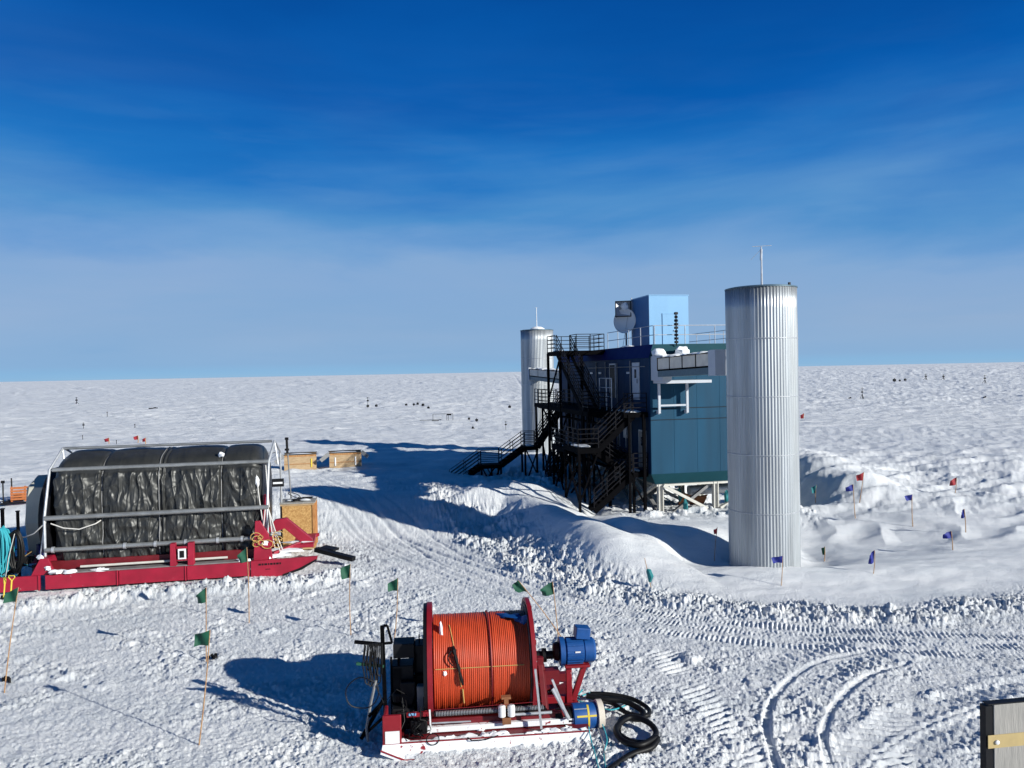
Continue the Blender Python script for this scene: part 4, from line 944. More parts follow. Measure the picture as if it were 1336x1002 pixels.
b = MB(); b.prism([(8.1, .7), (8.9, .7), (8.75, 1.8), (8.4, 2.4), (8.2, 2.4)], .05, .2, 'y'); b.prism([(8.5, 1.7), (8.9, 2.2), (9.4, 2.25), (10.5, 1.25), (10.5, .95), (10.2, .95), (9.3, 1.8), (8.9, 1.65)], 1.2, 1.5, 'y')
b.bar((8.6, .4, .75), (10.4, 1.6, 1.15), .2, .22).bar((8.5, .9, 1.6), (8.6, .9, 3.4), .22, .3); b.box((10.1, 2.2, 1.0), (.9, 2.4, .15)); sp(b, 'hitch_frame', 'red_sled', bevel=.015)
b = MB(); b.span((8.5, .1, 1.05), (8.75, .2, 1.3)); sp(b, 'pin_cap', 'dark', bevel=.03)
b = MB(); b.bar((10.6, 2.0, .6), (12.3, .9, .3), .3, .18).bar((10.9, 2.3, .62), (11.5, 1.9, .55), .5, .1); sp(b, 'drawbar', 'dark')
# pipe frame
b = MB(); X0, X1 = -.1, 8.72
A = [(.45, 1.6), (.45, 2.92), (1.0, 4.85), (2.1, 5.65), (2.5, 5.62)]
for i, (y, z) in enumerate(A): 
    o = MB().tube([(X0-(.05 if i < 2 else -.12), y, z), (X1-(.15 if i == 0 else 0), y, z)], [.1, .1, .09, .05, .06][i], 12).build('rail_pipe', M['pipe'], sled, smooth=True)
b = MB()
for x in (X0, X1):
    b.tube([(x-.05, .45, 1.0), (x-.05, .45, 2.92), (x, 1.0, 4.85), (x+.15, 2.1, 5.65)], .055, 8); b.tube([(x-.3, .6, 1.2), (x-.02, .5, 2.9)], .04, 8)
    b.tube([(x+.15, 2.3, 5.65), (x+.15, 4.6, 4.9), (x+.1, 5.1, 1.0)], .05, 8); b.tube([(x, 1.0, 4.85), (x+.1, 4.6, 4.9)], .03, 6); b.tube([(x+.15, 2.1, 5.65), (x+.3, 1.9, 4.6)], .04, 6)
b.tube([(X0, 4.6, 4.9), (X1, 4.6, 4.9)], .05, 8); sp(b, 'frame_post', 'galv_plain', smooth=True)
b = MB()
for x in (2.9, 4.1, 5.3, 6.6, 7.6): b.lathe((x, .45, 1.6), (1, 0, 0), [(-.05, .1), (-.05, .13), (.05, .13), (.05, .1)], 14)
b.lathe((.15, .45, 1.6), (1, 0, 0), [(-.05, .1), (-.05, .13), (.05, .13), (.05, .1)], 14); sp(b, 'pipe_clamp', 'galv_plain')
# the tarpaulin: creased sheet wrapped round the reel
def tarpaulin():
    prof = [(1.15, .72), (.9, .9), (.8, 1.5), (.78, 2.5), (.8, 3.5), (.88, 4.3), (.96, 4.6), (1.05, 4.8), (1.25, 5.05), (1.75, 5.25), (2.6, 5.4), (3.5, 5.3), (4.3, 4.8), (4.75, 4.0), (4.85, 2.6), (4.7, 1.2), (4.4, .8)]
    pr = smooth_pts(prof, 12); pr = np.array(pr); seg = np.concatenate([[0], np.cumsum(np.hypot(*np.diff(pr, axis=0).T))])
    t = np.linspace(0, seg[-1], 230); py_ = np.interp(t, seg, pr[:, 0]); pz_ = np.interp(t, seg, pr[:, 1])
    cy, cz = 2.8, 2.7; nx = 520; xs = np.linspace(.02, 8.45, nx); X, T = np.meshgrid(xs, t); PY = np.repeat(py_[:, None], nx, 1); PZ = np.repeat(pz_[:, None], nx, 1)
    dy = np.gradient(py_); dz = np.gradient(pz_); l = np.hypot(dy, dz); NY = np.repeat((-dz/l)[:, None], nx, 1); NZ = np.repeat((dy/l)[:, None], nx, 1)
    front = (PZ < 4.5) & (PY < 2)
    sm = [.05, 1.95, 4.2, 4.45, 6.75, 8.4]
    bay = np.zeros_like(X)
    for a, c in zip(sm[:-1], sm[1:]): bay += np.where((X >= a) & (X < c), np.sin(np.clip((X-a)/(c-a), 0, 1)*PI)**.45, 0)
    u = T
    w1 = perlin(X*1.1+.8*perlin(X*.7, u*.5, 201), u*.4, 202); w2 = 1-np.abs(perlin(X*1.5+u*.35, u*.55-X*.4, 203))*2.2; w3 = 1-np.abs(perlin(X*2.6-u*1.1, u*1.3+X*.8, 204))*2.2; w4 = perlin(X*5, u*2.5, 205)
    w5 = 1-np.abs(perlin(X*.9+u*.9, u*.6-X*.8, 206))*2.4
    f = np.where(PZ < 4.6, 1., .12)
    cr1 = np.maximum(0, 1-np.abs(perlin(X*1.9+u*.25, u*.5-X*.3, 213))*5); cr2 = np.maximum(0, 1-np.abs(perlin(X*1.6-u*.9, u*.9+X*.7, 214))*6); cr3 = np.maximum(0, 1-np.abs(perlin(X*3.3+u*1.4, u*1.6-X*1.2, 215))*5)
    D = .1*bay+f*(.1*w1+.09*np.maximum(w2, 0)+.045*cr1+.035*cr2+.018*cr3+.012*w4+.05*np.maximum(0, w5)-.06*np.maximum(0, 1-np.abs(perlin(X*.9, u*.45, 216))*4))
    for s_ in (1.95, 4.3, 6.75): D -= .09*np.exp(-((X-s_)/.06)**2)
    for z_ in (4.45, 1.75): D += .02*np.exp(-((PZ-z_)/.04)**2)
    # rounded ends: pull inwards to the ends
    e = np.clip(np.minimum(X-.02, 8.45-X)/.5, 0, 1); k = 1-(1-np.sqrt(1-(1-e)**2))*.2
    Y = cy+(PY-cy)*k+NY*D; Z = cz+(PZ-cz)*(1-(1-k)*.8)+NZ*D
    co = np.stack([X, Y, Z], -1).reshape(-1, 3); nt_ = len(t); i = np.arange(nt_-1)[:, None]*nx; j = np.arange(nx-1)[None, :]
    f_ = np.stack([i+j, i+j+1, i+nx+j+1, i+nx+j], -1).reshape(-1, 4)
    me = bpy.data.meshes.new('tarpaulin'); me.from_pydata(co.tolist(), [], f_.tolist())
    for p in me.polygons: p.use_smooth = True
    me.materials.append(M['tarp']); o = bpy.data.objects.new('tarpaulin', me); C.objects.link(o); o.parent = sled
    for col, nm in ((0, 'end'), (nx-1, 'end')):
        ring = co.reshape(nt_, nx, 3)[:, col]; b = MB(); b.v = [Vector(v) for v in ring]+[Vector((ring[0][0]+(-.12 if col == 0 else .12), cy, cz))]
        b.f = [(q, q+1, nt_) for q in range(nt_-1)]+[(nt_-1, 0, nt_)]; b.build('tarpaulin_end', M['tarp_dark'], o, smooth=True)
    b = MB()
    for s_ in (1.95, 4.22, 6.75):
        q = int(np.argmin(abs(xs-s_))); c_ = co.reshape(nt_, nx, 3)[:150:3, q]; b.tube([Vector(v)+Vector((0, -.03, .02)) for v in c_], .022, 5)
    b.build('seam_rope', M['grey_steel'], o)
tarpaulin()
for q in (MB().lump((6.7, 1.2, 5.2), (.14, .1, .12), 3), MB().lump((8.25, .75, 4.0), (.1, .12, .22), 4)): sp(q, 'snow_patch', 'snow_lump', smooth=True)
# the beige end drum and black flange left of the tarpaulin
b = MB(); b.prism([(2.2, 1.2), (3.4, .7), (4.6, 1.2), (5.0, 2.5), (4.6, 3.8), (3.4, 4.4), (2.2, 4.0), (1.9, 2.5)], -1.45, -.75, 'x'); sp(b, 'end_drum', 'beige', bevel=.03)
sp(MB().lathe((0, 2.8, 2.7), (1, 0, 0), [(-.5, 1.7), (-.5, 2.05), (-.1, 2.05), (-.1, 1.7)], 40), 'reel_flange', 'dark')
# ropes and fittings at the right end
b = MB()
for i, (p, q) in enumerate([((8.7, .45, 2.9), (9.3, .1, 1.1)), ((8.72, .45, 2.8), (9.2, .15, 1.0)), ((8.6, .9, 4.7), (8.75, .5, 2.9)), ((8.2, .8, 4.4), (8.5, .3, 2.2)), ((8.6, .5, 3.0), (8.5, .1, 1.9)), ((8.75, .4, 2.7), (9.0, .0, 1.2))]):
    b.tube([Vector(p), Vector(p).lerp(Vector(q), .5)+Vector((0, -.05, -.08)), Vector(q)], .025, 6)
sp(b, 'tie_rope', 'white_rope', smooth=True)
b = MB(); r = random.Random(4)
for i in range(12):
    c_ = Vector((r.uniform(8.2, 9.2), r.uniform(-.05, .2), r.uniform(1.3, 1.75))); R2 = r.uniform(.1, .25)
    b.tube([c_+Vector((R2*math.cos(k*2*PI/12), r.uniform(-.04, .04), R2*.8*math.sin(k*2*PI/12))) for k in range(12)], .018, 5, closed=True)
sp(b, 'rope_coil', 'yellow_rope', smooth=True)
b = MB(); b.tube([(.1, .42, 2.7), (.6, .35, 2.5), (1.2, .33, 2.42), (1.8, .4, 2.6), (1.95, .6, 2.7)], .025, 6); b.tube([(-.1, .42, 2.75), (-.6, .6, 2.3), (-1.2, 1.2, 2.05), (-1.7, 1.6, 2.0)], .025, 6); sp(b, 'slack_rope', 'white_rope', smooth=True)
b = MB(); b.box((9.1, .9, 3.9), (.5, .15, .34)); sp(b, 'gauge_box', 'dark'); sp(MB().box((9.1, .815, 3.9), (.4, .02, .08)), 'gauge_face', 'tag_white')
b = MB(); r = random.Random(12)
for x, y, z, d in ((-.2, .1, 1.36, .16), (.1, .0, .95, .14), (.35, -.02, .78, .3), (.9, .0, .76, .25), (9.4, .9, .9, .7), (9.0, .4, .8, .5), (9.9, 1.4, 1.1, .5), (8.55, .05, 1.45, .15), (2.0, .2, .72, .3), (7.7, .1, .76, .2)): sp(MB().lump((x, y, z), (d, d*.5, .09), int(x*10), amp=.5), 'snow_patch', 'snow_lump', smooth=True)
# ---------------------------------------------------------------- crates and the particle board box
p = at_z(389, 716, .1)
ob = thing('particle_board_box', 'tall particle board box with timber edges standing right of the tarpaulined sled', 'box', (p.x, p.y, .0), .16)
W_, H_, D_ = 1.62, 2.35, 1.3
MB().span((-W_/2+.06, .03, .1), (W_/2-.06, .06, H_-.05)).build('front_board', M['osb'], ob)
b = MB(); b.span((-W_/2, .06, .05), (W_/2-.02, D_, H_-.03)); b.build('body', M['wood'], ob)
for q in (MB().span((-W_/2+.0, .0, .05), (W_/2, .05, .12)), MB().span((-W_/2, .0, H_-.12), (W_/2, .05, H_))): q.build('edge_batten', M['ply'], ob)
b = MB(); b.span((-W_/2, -.0, .12), (-W_/2+.09, .055, H_-.12)); b.build('edge_batten', M['dark'], ob)
b = MB(); b.span((W_/2-.09, -.01, .12), (W_/2+.03, .055, H_-.12)); b.span((W_/2-.02, .5, .1), (W_/2+.03, .62, H_-.05)).span((W_/2-.02, D_-.12, .1), (W_/2+.03, D_, H_-.05)); b.build('edge_batten', M['wood'], ob)
MB().span((-W_/2-.03, -.03, H_-.03), (W_/2+.04, D_+.03, H_+.03)).build('lid', M['grey_ply'], ob)
tl = thing('tool_pile', 'dark straps and tools lying on the lid of the particle board box', 'tools', (p.x, p.y+.5, H_+.03), .16)
for i, (x, y, a) in enumerate(((-.3, .1, .3), (.1, .3, -.2), (-.1, -.1, .9), (.35, .2, .1))): MB().box((x, y, .05+.02*i), (.5, .12, .09), (0, 0, a)).build('bar', M['dark'], tl)
b = MB(); b.lump((.3, -.1, .04), (.3, .2, .06), 2).lump((-.5, .2, .03), (.2, .3, .05), 3); b.build('snow_patch', M['snow_lump'], tl, smooth=True)
b = MB(); b.tube([(-.3+.3*math.cos(k/3), .3+.1*math.sin(k/3), .1+.28*abs(math.sin(k/5))) for k in range(18)], .02, 5); b.build('cable', M['rubber'], tl, smooth=True)
ap = thing('instrument_pole', 'thin grey pole with a dark sensor at its tip rising behind the particle board box', 'pole', (p.x-.5, p.y+.75, H_+.03), 0)
tp = at_y(374, 573, p.y+.75); hh = tp.z-H_
MB().tube([(0, 0, 0), (tp.x-p.x+.5, 0, hh)], .035, 8).build('pole', M['grey_steel'], ap)
b = MB(); q = Vector((tp.x-p.x+.5, 0, hh)); b.tube([q-Vector((-.02, 0, .75)), q], .06, 8).box(q, (.16, .1, .12)).box(q-Vector((0, 0, .55)), (.2, .08, .1)); b.build('sensor', M['dark'], ap)
cr_ = None
for i, (pl, pr_, lab_) in enumerate((((371, 617), (413, 615), 'left one of two long plywood crates on the snow near the shadow'), ((430, 615), (472, 613), 'right one of two long plywood crates, with two white straps on its front'))):
    a = at_z(*pl, 1.3); c = at_z(*pr_, 1.3); w = (c-a).length; g = gz((a.x+c.x)/2, a.y)
    t = thing('plywood_crate', lab_, 'crate', (a.x, a.y, g-.1), math.atan2(c.y-a.y, c.x-a.x)-(.0 if i else .0), 'plywood crates')
    h = 1.2
    MB().span((0, 0, 0), (w, 1.5, h)).build('body', M['ply'], t)
    for q in (MB().span((0, -.03, .5), (w, 0, .54)), MB().span((0, -.02, h-.12), (w, 0, h-.02))): q.build('batten', M['wood'], t)
    for y0 in (0, 1.44): MB().span((-.06, y0, h+.002), (w+.05, y0+.06, h+.07)).build('lid_edge', M['dark'], t)
    MB().bar((0, 0, h), (-.65, -.1, h-.5), .05, .3).build('open_flap', M['grey_steel'], t)
    if i: MB().bar((w, .0, h+.05), (w+.5, -.1, h-.35), .05, .3).build('open_flap', M['grey_steel'], t)
    for x in ((.45, w-.45) if i else (w-.35,)): MB().span((x-.05, -.05, .25), (x+.05, -.031, h-.3)).build('strap', M['tag_white'] if i else M['yellow'], t)
    MB().lump((w/2, .7, h+.0), (w*.45, .6, .06), i).build('snow_cover', M['snow_lump'], t, smooth=True)
# ---------------------------------------------------------------- grey plywood corner of a structure in the right foreground
c = at_y(1297, 919, 7.6); c2 = at_y(1336, 904, 7.9); cb = at_y(1292, 917, 7.62)
zt = c.z; t = thing('grey_plywood_wall', 'weathered grey plywood wall corner with a tan strap at the lower right edge', 'wall', (c.x, c.y, 0), math.radians(8))
g = -.3
MB().span((0, 0, g), (1.6, .06, zt)).build('board', M['grey_ply'], t, bevel=.003)
MB().span((-.085, .01, g), (-.002, .09, zt-.02)).build('side_board', M['dark'], t)
b = MB(); b.span((-.072, -.012, zt), (1.6, .07, zt+.012)); b.build('top_trim', M['dark'], t)
zs_ = (at_y(1310, 962, 7.6).z+at_y(1310, 972, 7.6).z)/2; hs_ = abs(at_y(1310, 955, 7.6).z-at_y(1310, 972, 7.6).z)
MB().span((-.073, -.006, zs_-hs_/2), (1.6, .0, zs_+hs_/2)).build('tan_strap', M['strap_tan'], t)
MB().lathe((.02, -.006, zs_-.005), (0, -1, 0), [(0, .022), (.015, .022), (.02, .01)], 12).build('bolt', M['tag_white'], t)
# ---------------------------------------------------------------- flags on bamboo poles
FL = [  # flag corner top (px), pole foot (px), colour, flag width m, flag height, side, label
 ((24, 766), (5, 903), 'green', .36, .42, -1, 'green flag on a leaning bamboo pole at the left edge below the yellow shovels'),
 ((269, 766), (269, 862), 'green', .33, .46, -1, 'green flag directly behind and above another green flag, left of the shadow of the reel'),
 ((274, 822), (259, 972), 'green', .38, .36, -1, 'nearest green flag, its bamboo pole leaning and standing lowest in the picture'),
 ((322, 714), (325, 813), 'green', .32, .5, -1, 'green flag in front of the middle bracket of the red sled'),
 ((457, 736), (458, 829), 'green', .32, .46, -1, 'green flag between the red sled and the orange reel, left of the pair'),
 ((519, 754), (514, 835), 'green', .32, .42, -1, 'green flag rising behind the black control boxes of the orange reel'),
 ((676, 757), (738, 836), 'green', .34, .46, -1, 'green flag on a strongly leaning pole behind the right rim of the reel'),
 ((721, 759), (729, 838), 'green', .42, .4, -1, 'green flag on an upright pole behind the blue drive motor'),
 ((841, 728), (850, 768), 'teal', .0, .0, 1, 'teal flag wrapped round a thin leaning pole on the drift before the near tower'),
 ((1021, 725), (1019, 764), 'blue', .42, .28, -1, 'blue flag closest to the foot of the near tower'),
 ((1141, 718), (1139, 748), 'blue', .22, .5, -1, 'narrow drooping blue flag, nearest right of the near tower on smooth snow'),
 ((1241, 693), (1243, 718), 'blue', .42, .3, -1, 'blue flag on a short pole, lowest of those near the right edge'),
 ((1258, 664), (1260, 695), 'blue', .18, .42, -1, 'thin furled blue flag, rightmost of all the blue flags'),
 ((1190, 645), (1191, 687), 'blue', .4, .32, -1, 'blue flag alone in the middle of the hummocky snow below the track ridge'),
 ((1113, 632), (1116, 677), 'blue', .44, .34, -1, 'blue flag left of the tall pole with the red flag'),
 ((1127, 616), (1121, 655), 'red', .4, .5, -1, 'red flag flapping on a tall pole at the edge of the snow hollow'),
 ((1248, 623), (1246, 646), 'red', .4, .45, -1, 'red flag far right on top of the rough snow bank'),
 ((1065, 633), (1064, 657), 'teal', .3, .5, -1, 'teal flag in the shaded hollow right of the near tower'),
 ((1076, 713), (1075, 733), 'green', .13, .4, -1, 'tiny furled dark green flag right of the near tower foot'),
 ((936, 688), (932, 732), 'red', .14, .3, -1, 'small dark red flag on the drift left of the near tower'),
 ((142, 571), (142, 580), 'red', .6, .45, -1, 'red flag far out on the plain, leftmost of three above the sled'),
 ((180, 568), (180, 579), 'red', .5, .5, -1, 'red flag far out on the plain, middle of three above the sled'),
 ((190, 571), (190, 580), 'red', .45, .45, -1, 'dark red flag far out on the plain, right of three above the sled'),
 ((1049, 539), (1048, 547), 'red', .5, .8, -1, 'lone dark red flag on the plain just right of the near tower')]
rf = random.Random(21)
for tp, ft, colr, fw, fh, sd_, lab_ in FL:
    f = on_ground(*ft); t_ = at_y(*tp, f.y); f.z = gz(f.x, f.y)-.1
    t = thing('marker_flag', lab_, 'flag', f, 0, 'marker flags on bamboo poles')
    d = t_-f; th = .016 if f.y < 35 else (.022 if f.y < 70 else .05)
    n_ = 6; bend = Vector((rf.uniform(-.04, .04), 0, 0))
    pts = [d*(i/n_)+bend*math.sin(PI*i/n_) for i in range(n_+1)]
    MB().tube(pts, [th, th, th*.95, th*.9, th*.85, th*.8, th*.7], 7).build('pole', M['bamboo'], t, smooth=True)
    dn = -d.normalized(); b = MB()
    if fw == 0: 
        b.tube([d+dn*.0, d+dn*.2], .01, 5); b.tube([d+dn*.45, d+dn*.5+Vector((.05, 0, 0)), d+dn*.75+Vector((.08, 0, 0)), d+dn*.95], [.03, .1, .12, .05], 8)
    else:
        nx_, nz_ = 7, 5; ph = rf.uniform(0, 6); tri = rf.choice((.25, .45)) if colr == 'green' else .3
        for s_ in (0, 1):
            for i in range(nx_):
                for j in range(nz_):
                    u = i/(nx_-1); v = j/(nz_-1)
                    drop = (fh*(v*(1-u*tri)+u*(.12+tri*.9)))
                    b.v.append(d+dn*drop+Vector((sd_*fw*u*(1-.15*v), .05*math.sin(u*5+ph+v*2)*(u+.2)*1.5+(.012 if s_ else 0), -.03*u*math.sin(v*7+ph))))
        o = nx_*nz_
        for i in range(nx_-1):
            for j in range(nz_-1):
                a = i*nz_+j; b.f.append((a, a+1, a+nz_+1, a+nz_)); b.f.append((o+a, o+a+nz_, o+a+nz_+1, o+a+1))
        edge = [i*nz_ for i in range(nx_)]+[(nx_-1)*nz_+j for j in range(1, nz_)]+[i*nz_+nz_-1 for i in range(nx_-2, -1, -1)]+[j for j in range(nz_-2, 0, -1)]
        for a, c in zip(edge, edge[1:]+edge[:1]): b.f.append((a, c, c+o, a+o))
    b.build('flag_cloth', M['flag_'+colr], t, smooth=True)
# flags and cloths tied to the stilts
for i, (px, py, y_, lab_) in enumerate(((894, 660, 42.8, 'teal cloth tied to the crossing of the cream braces under the building'), (887, 645, 46, 'teal cloth hanging in the shade under the building left of the braces'), (948, 648, 44, 'teal cloth hanging beside the near tower under the building edge'))):
    p = at_y(px, py, y_); b = MB(); b.lump((0, 0, 0), (.14, .1, .3), i+3, amp=.5)
    o = b.build('hanging_cloth', M['flag_teal'], None, smooth=True); o.location = p; tag(o, lab_, 'cloth', 'teal cloths under the building')
# debris under the building
p = on_ground(925, 668); o = MB().box((0, 0, .3), (1.5, .05, 1.0), (.6, .2, .1)).box((.3, .4, .25), (1.4, .05, .9), (.8, -.1, .4)).build('plywood_scrap', M['rust'], None); o.location = (p.x, p.y+4, .2); tag(o, 'brown plywood scraps leaning in the shade under the building', 'plywood')
# ---------------------------------------------------------------- far field instruments and markers
GP = 'small dark markers scattered on the plain'
FM = [(480, 533, 1.5, 'first from left in the row of dark markers beyond the crates'), (491, 532, 1.4, 'dark marker just right of the first one in the far row'), (530, 530, 1.3, 'dark marker at the middle of the far row'), (540, 531, 1.2, 'small dark marker right of the middle of the far row'),
      (545, 529, 1.3, 'dark marker set slightly back in the far row'), (552, 531, 1.5, 'dark marker near the right end of the far row'), (559, 535, 1.7, 'rightmost and nearest marker of the far row'),
      (612, 549, 1.3, 'left of two dark box markers beyond the staircase'), (622, 551, 1.5, 'right of two dark box markers beyond the staircase'), (617, 560, 1.3, 'dark cone marker nearest the staircase top rail'), (665, 534, 1.5, 'dark marker just left of the far tower'),
      (176, 559, .8, 'dark post sticking from the plain above the sled, right'), (108, 575, 1.3, 'thin dark post on the plain above the left end of the sled'), (140, 546, .6, 'tiny dark post far behind the sled'), (200, 535, .9, 'flat dark object far behind the sled'), (152, 581, .7, 'short dark post right behind the pipe frame'),
      (1167, 499, 1.7, 'largest of the dark sheds near the horizon right of the tower'), (1174, 498, 1.1, 'small dark shed next to the largest one at the horizon'), (1181, 498, 1.3, 'rightmost dark shed of the trio at the horizon'), (1109, 521, .8, 'long dark strip object on the plain left of the tripod mast'), (1285, 520, .9, 'dark strip object on the plain at far right')]
rm = random.Random(5)
for i, (px, py, s_, lab_) in enumerate(FM):
    p = on_ground(px, py); flat = s_ < 1.0 or 'strip' in lab_; sc = p.y/1003
    t = thing('field_marker', lab_, 'marker', (p.x, p.y, gz(p.x, p.y)), rm.uniform(0, 1), GP)
    w = 2.6*sc*s_/1.4; h = 4.5*sc*s_/1.4
    if 'strip' in lab_ or 'flat' in lab_: MB().box((0, 0, .6*sc), (11*sc, 1.2*sc, 1.4*sc)).build('body', M['dark'], t); MB().box((2*sc, 0, 1.6*sc), (3*sc, 1.*sc, .7*sc)).build('lid', M['black_steel'], t)
    elif 'post' in lab_: MB().tube([(0, 0, -.2), (0, 0, 5*sc)], .4*sc, 6).build('post', M['dark'], t); MB().box((0, 0, 5*sc), (1.1*sc, 1.1*sc, 1*sc)).build('cap', M['dark'], t)
    elif 'cone' in lab_: MB().lathe((0, 0, -.1), (0, 0, 1), [(0, 1.9*sc), (2*sc, 1.5*sc), (4*sc, .3*sc)], 12).build('body', M['dark'], t); MB().box((0, 0, 0), (4*sc, 4*sc, .4*sc)).build('foot', M['dark'], t)
    else: MB().box((0, 0, h*.45), (w, w, h*.6)).build('body', M['dark'], t, bevel=w*.1); MB().bar((0, 0, -.2), (0, 0, h), w*.2).build('post', M['dark'], t)
def mast(px, py, hpx, lab_, tripod=True):
    p = on_ground(px, py); s_ = p.y/1003; t = thing('antenna_mast', lab_, 'antenna', (p.x, p.y, gz(p.x, p.y)), 0, 'thin antenna masts far out on the snow'); h = hpx*s_
    MB().tube([(0, 0, 0), (0, 0, h)], .3*s_, 6).build('pole', M['dark'], t)
    b = MB()
    if tripod:
        for k in range(3): a = 2*PI*k/3+.5; b.bar((0, 0, h*.45), (3*s_*math.cos(a), 3*s_*math.sin(a), 0), .4*s_)
    b.box((0, 0, h*.6), (2.6*s_, 1*s_, 1.6*s_)); b.build('tripod' if tripod else 'box', M['dark'], t)
    b = MB(); b.bar((-2*s_, 0, h*.9), (2*s_, 0, h*.9), .35*s_); b.build('crossbar', M['dark'], t)
mast(1125, 521, 15, 'tripod mast on the plain, tallest right of the near tower'); mast(1285, 502, 11, 'mast near the horizon close to the right edge'); mast(1208, 497, 8, 'small mast near the horizon right of the tower'); mast(1231, 497, 7, 'smallest mast near the horizon between two others')
mast(100, 528, 10, 'instrument mast far out on the plain at upper left'); mast(480, 530, 12, 'thin mast beyond the crates', False); mast(660, 561, 12, 'thin mast left of the foot of the far tower', False); mast(109, 560, 8, 'short mast behind the left end of the sled', False)
# pipe rack far out
p = on_ground(578, 549); s_ = p.y/1003; t = thing('pipe_rack', 'long thin horizontal pipe on posts out on the plain left of the far tower', 'rack', (p.x, p.y, gz(p.x, p.y)))
MB().bar((-13*s_, 0, 9*s_), (13*s_, 0, 9*s_), .5*s_).build('pipe', M['dark'], t)
for x in (-13, 5, 7, 13): MB().bar((x*s_, 0, -.2), (x*s_, 0, 9*s_), .5*s_).build('post', M['dark'], t)
MB().box((8*s_, 0, 8*s_), (6*s_, 2*s_, 2*s_)).build('box', M['dark'], t)
p = on_ground(568, 550); o = MB().box((0, 0, .1), (9*s_, 2*s_, 1.2*s_)).bar((-20*s_, 0, .2), (8*s_, 0, .3), .5*s_).build('dark_plank', M['dark'], None); o.location = (p.x, p.y, gz(p.x, p.y)); tag(o, 'dark plank lying on the snow under the far pipe rack', 'plank')
# ---------------------------------------------------------------- things at the left edge
p = on_ground(24, 657); t = thing('orange_pallet', 'small orange wooden pallet standing on a little sled at the left edge', 'pallet', (p.x, p.y, gz(p.x, p.y)), .3); 
b = MB()
for i in range(5): b.box((0, 0, .25+i*.16), (.8, .05, .11))
for x in (-.35, .35): b.box((x, .08, .55), (.08, .1, .9))
for i in range(4): b.box((0, .55, .25+i*.2), (.8, .05, .11))
b.build('slat', M['orange_crate'], t)
b = MB(); b.bar((-1.2, -.4, .05), (.6, -.5, .1), .1).bar((-1.2, .5, .05), (.6, .5, .1), .1).bar((-.6, -.4, .1), (-.6, .5, .1), .15); b.build('runner', M['dark'], t)
b = MB(); b.tube([(-.35, .1, 0), (-.35, .1, 1.5)], .04, 6).tube([(-.8, .1, 0), (-.8, .1, 1.3)], .04, 6).box((-.8, .1, 1.3), (.18, .12, .15)); b.build('handle_post', M['dark'], t)
def post_with(px, pyt, pyb, y_, lab_, w=.1):
    a = at_y(px, pyt, y_); t = thing('black_post', lab_, 'post', (a.x, y_, gz(a.x, y_)), 0, 'black posts at the left sled')
    MB().bar((0, 0, -.3), (0, 0, a.z-gz(a.x, y_)), w).build('post', M['black_steel'], t); MB().box((0, 0, a.z-gz(a.x, y_)), (w*1.4, w*1.4, .05)).build('cap', M['dark'], t); return t
post_with(3, 664, 740, 32.2, 'black post at the far left edge draped with teal rope'); post_with(23, 667, 740, 32.4, 'black post behind the hanging black hose bundle', .09)
a = at_y(20, 695, 31.9); t = thing('hose_bundle', 'looped bundle of black hose hanging on a post left of the sled', 'hose', (a.x, 31.9, a.z)); b = MB(); r = random.Random(6)
for i in range(11):
    w = r.uniform(.12, .32); h = r.uniform(1.3, 1.75); y = r.uniform(-.12, .12); z0 = r.uniform(-.05, .1)
    b.tube([(w*math.cos(2*PI*k/22), y, z0-h/2+h/2*math.sin(2*PI*k/22)) for k in range(22)], .04, 7, closed=True)
b.build('loop', M['rubber'], t, smooth=True); MB().tube([(.1, -.2, 0), (-.15, -.25, -1.0), (-.35, -.2, -1.9)], .015, 5).build('tie', M['white_rope'], t)
a = at_y(3, 690, 31.8); t = thing('teal_rope_bundle', 'bundle of teal rope and netting hanging at the far left edge', 'rope', (a.x, 31.8, a.z)); b = MB()
for i in range(14):
    w = r.uniform(.05, .35); h = r.uniform(1.1, 2.0); y = r.uniform(-.15, .15)
    b.tube([(w*math.cos(2*PI*k/16)+r.uniform(-.02, .02), y, -h/2+h/2*math.sin(2*PI*k/16)) for k in range(16)], .035, 6, closed=True)
b.build('loop', M['teal_rope'], t, smooth=True); MB().lump((0, .1, -.7), (.22, .12, .7), 4).build('netting', M['teal_rope'], t, smooth=True)
# equipment clutter on the left sled end
cl = thing('equipment_heap', 'dark heap of hoses and gear at the left end of the red sled', 'equipment', at_y(20, 750, 32.1), .15)
r = random.Random(14)
for i in range(9): MB().box((r.uniform(-.9, 1.0), r.uniform(.1, .8), r.uniform(-.1, .9)), (r.uniform(.3, .6), r.uniform(.3, .5), r.uniform(.25, .6)), (0, 0, r.uniform(0, 1))).build('gear_box', M[('dark', 'tarp_dark', 'red_dark', 'dark', 'fascia_shaded')[i % 5]], cl, bevel=.03)
b = MB()
for i in range(8):
    c_ = Vector((r.uniform(-.8, .9), r.uniform(-.1, .2), r.uniform(.1, 1.0))); R2 = r.uniform(.15, .35); b.tube([c_+Vector((R2*math.cos(k*2*PI/14), r.uniform(-.03, .03), R2*math.sin(k*2*PI/14))) for k in range(14)], .025, 6, closed=True)
b.build('cable_coil', M['rubber'], cl, smooth=True)
for i in range(4): b = MB(); b.tube([(r.uniform(-.8, .8), -.1, 1.0), (r.uniform(-.8, .8), -.15, .4), (r.uniform(-.8, .8), -.1, -.1)], .015, 5); b.build('line', M[('red', 'yellow_rope', 'teal_rope', 'white_rope')[i]], cl, smooth=True)
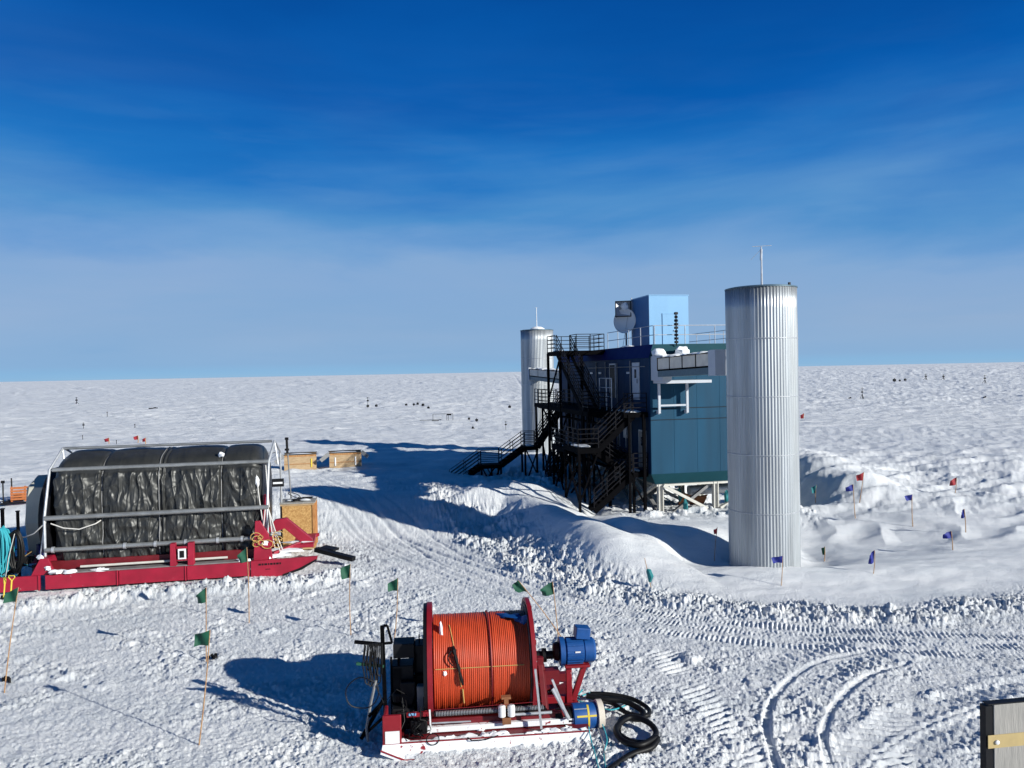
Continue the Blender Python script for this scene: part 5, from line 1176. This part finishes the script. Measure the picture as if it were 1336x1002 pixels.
def shovel(px, pyt, pyb, y_, kind, lab_):
    a = at_y(px, pyt, y_); f = at_y(px+1, pyb, y_); t = thing('snow_shovel', lab_, 'shovel', (f.x, y_, f.z), 0, 'yellow handled shovels'); h = a.z-f.z
    MB().tube([(0, 0, .3), (a.x-f.x, .1, h-.1)], .028, 8).build('handle', M['yellow'], t, smooth=True)
    b = MB(); tx = a.x-f.x
    if kind: b.tube([(tx-.02, .1, h-.12), (tx-.12, .1, h), (tx-.1, .1, h+.06), (tx+.1, .1, h+.06), (tx+.12, .1, h), (tx+.02, .1, h-.12)], .02, 6)
    else: b.tube([(tx, .1, h-.15), (tx, .1, h+.08)], .05, 8)
    b.build('grip', M['yellow'], t, smooth=True)
    b = MB(); w = .27 if kind else .2; b.add([(-w*.5, 0, .42), (w*.5, 0, .42), (w, -.05, .05), (w*.8, -.04, -.08), (-w*.8, -.04, -.08), (-w, -.05, .05), (-w*.5, .03, .42), (w*.5, .03, .42), (w, -.02, .05), (w*.8, -.01, -.08), (-w*.8, -.01, -.08), (-w, -.02, .05)],
      [(0, 1, 2, 3, 4, 5), (11, 10, 9, 8, 7, 6), (0, 6, 7, 1), (1, 7, 8, 2), (2, 8, 9, 3), (3, 9, 10, 4), (4, 10, 11, 5), (5, 11, 6, 0)]); b.build('blade', M['dark'] if not kind else M['grey_steel'], t)
shovel(4, 757, 791, 29.6, 0, 'shovel with dark narrow blade and plain yellow shaft at the far left edge'); shovel(13, 754, 791, 29.4, 1, 'shovel with yellow D shaped grip and broad grey blade beside the green flag')
# dark clump at flag feet
for px, py, lab_ in ((277, 861, 'dark clump of frozen rope at the foot of the rear flag pole'), (8, 890, 'dark clump of straps at the foot of the left flag pole')):
    p = on_ground(px, py); b = MB(); r = random.Random(px)
    for i in range(7): b.box((r.uniform(-.12, .12), r.uniform(-.1, .1), r.uniform(.03, .14)), (.14, .05, .05), (r.uniform(0, 3), r.uniform(0, 3), r.uniform(0, 3)))
    o = b.build('rope_clump', M['dark'], None); o.location = (p.x, p.y, gz(p.x, p.y)); tag(o, lab_, 'rope')
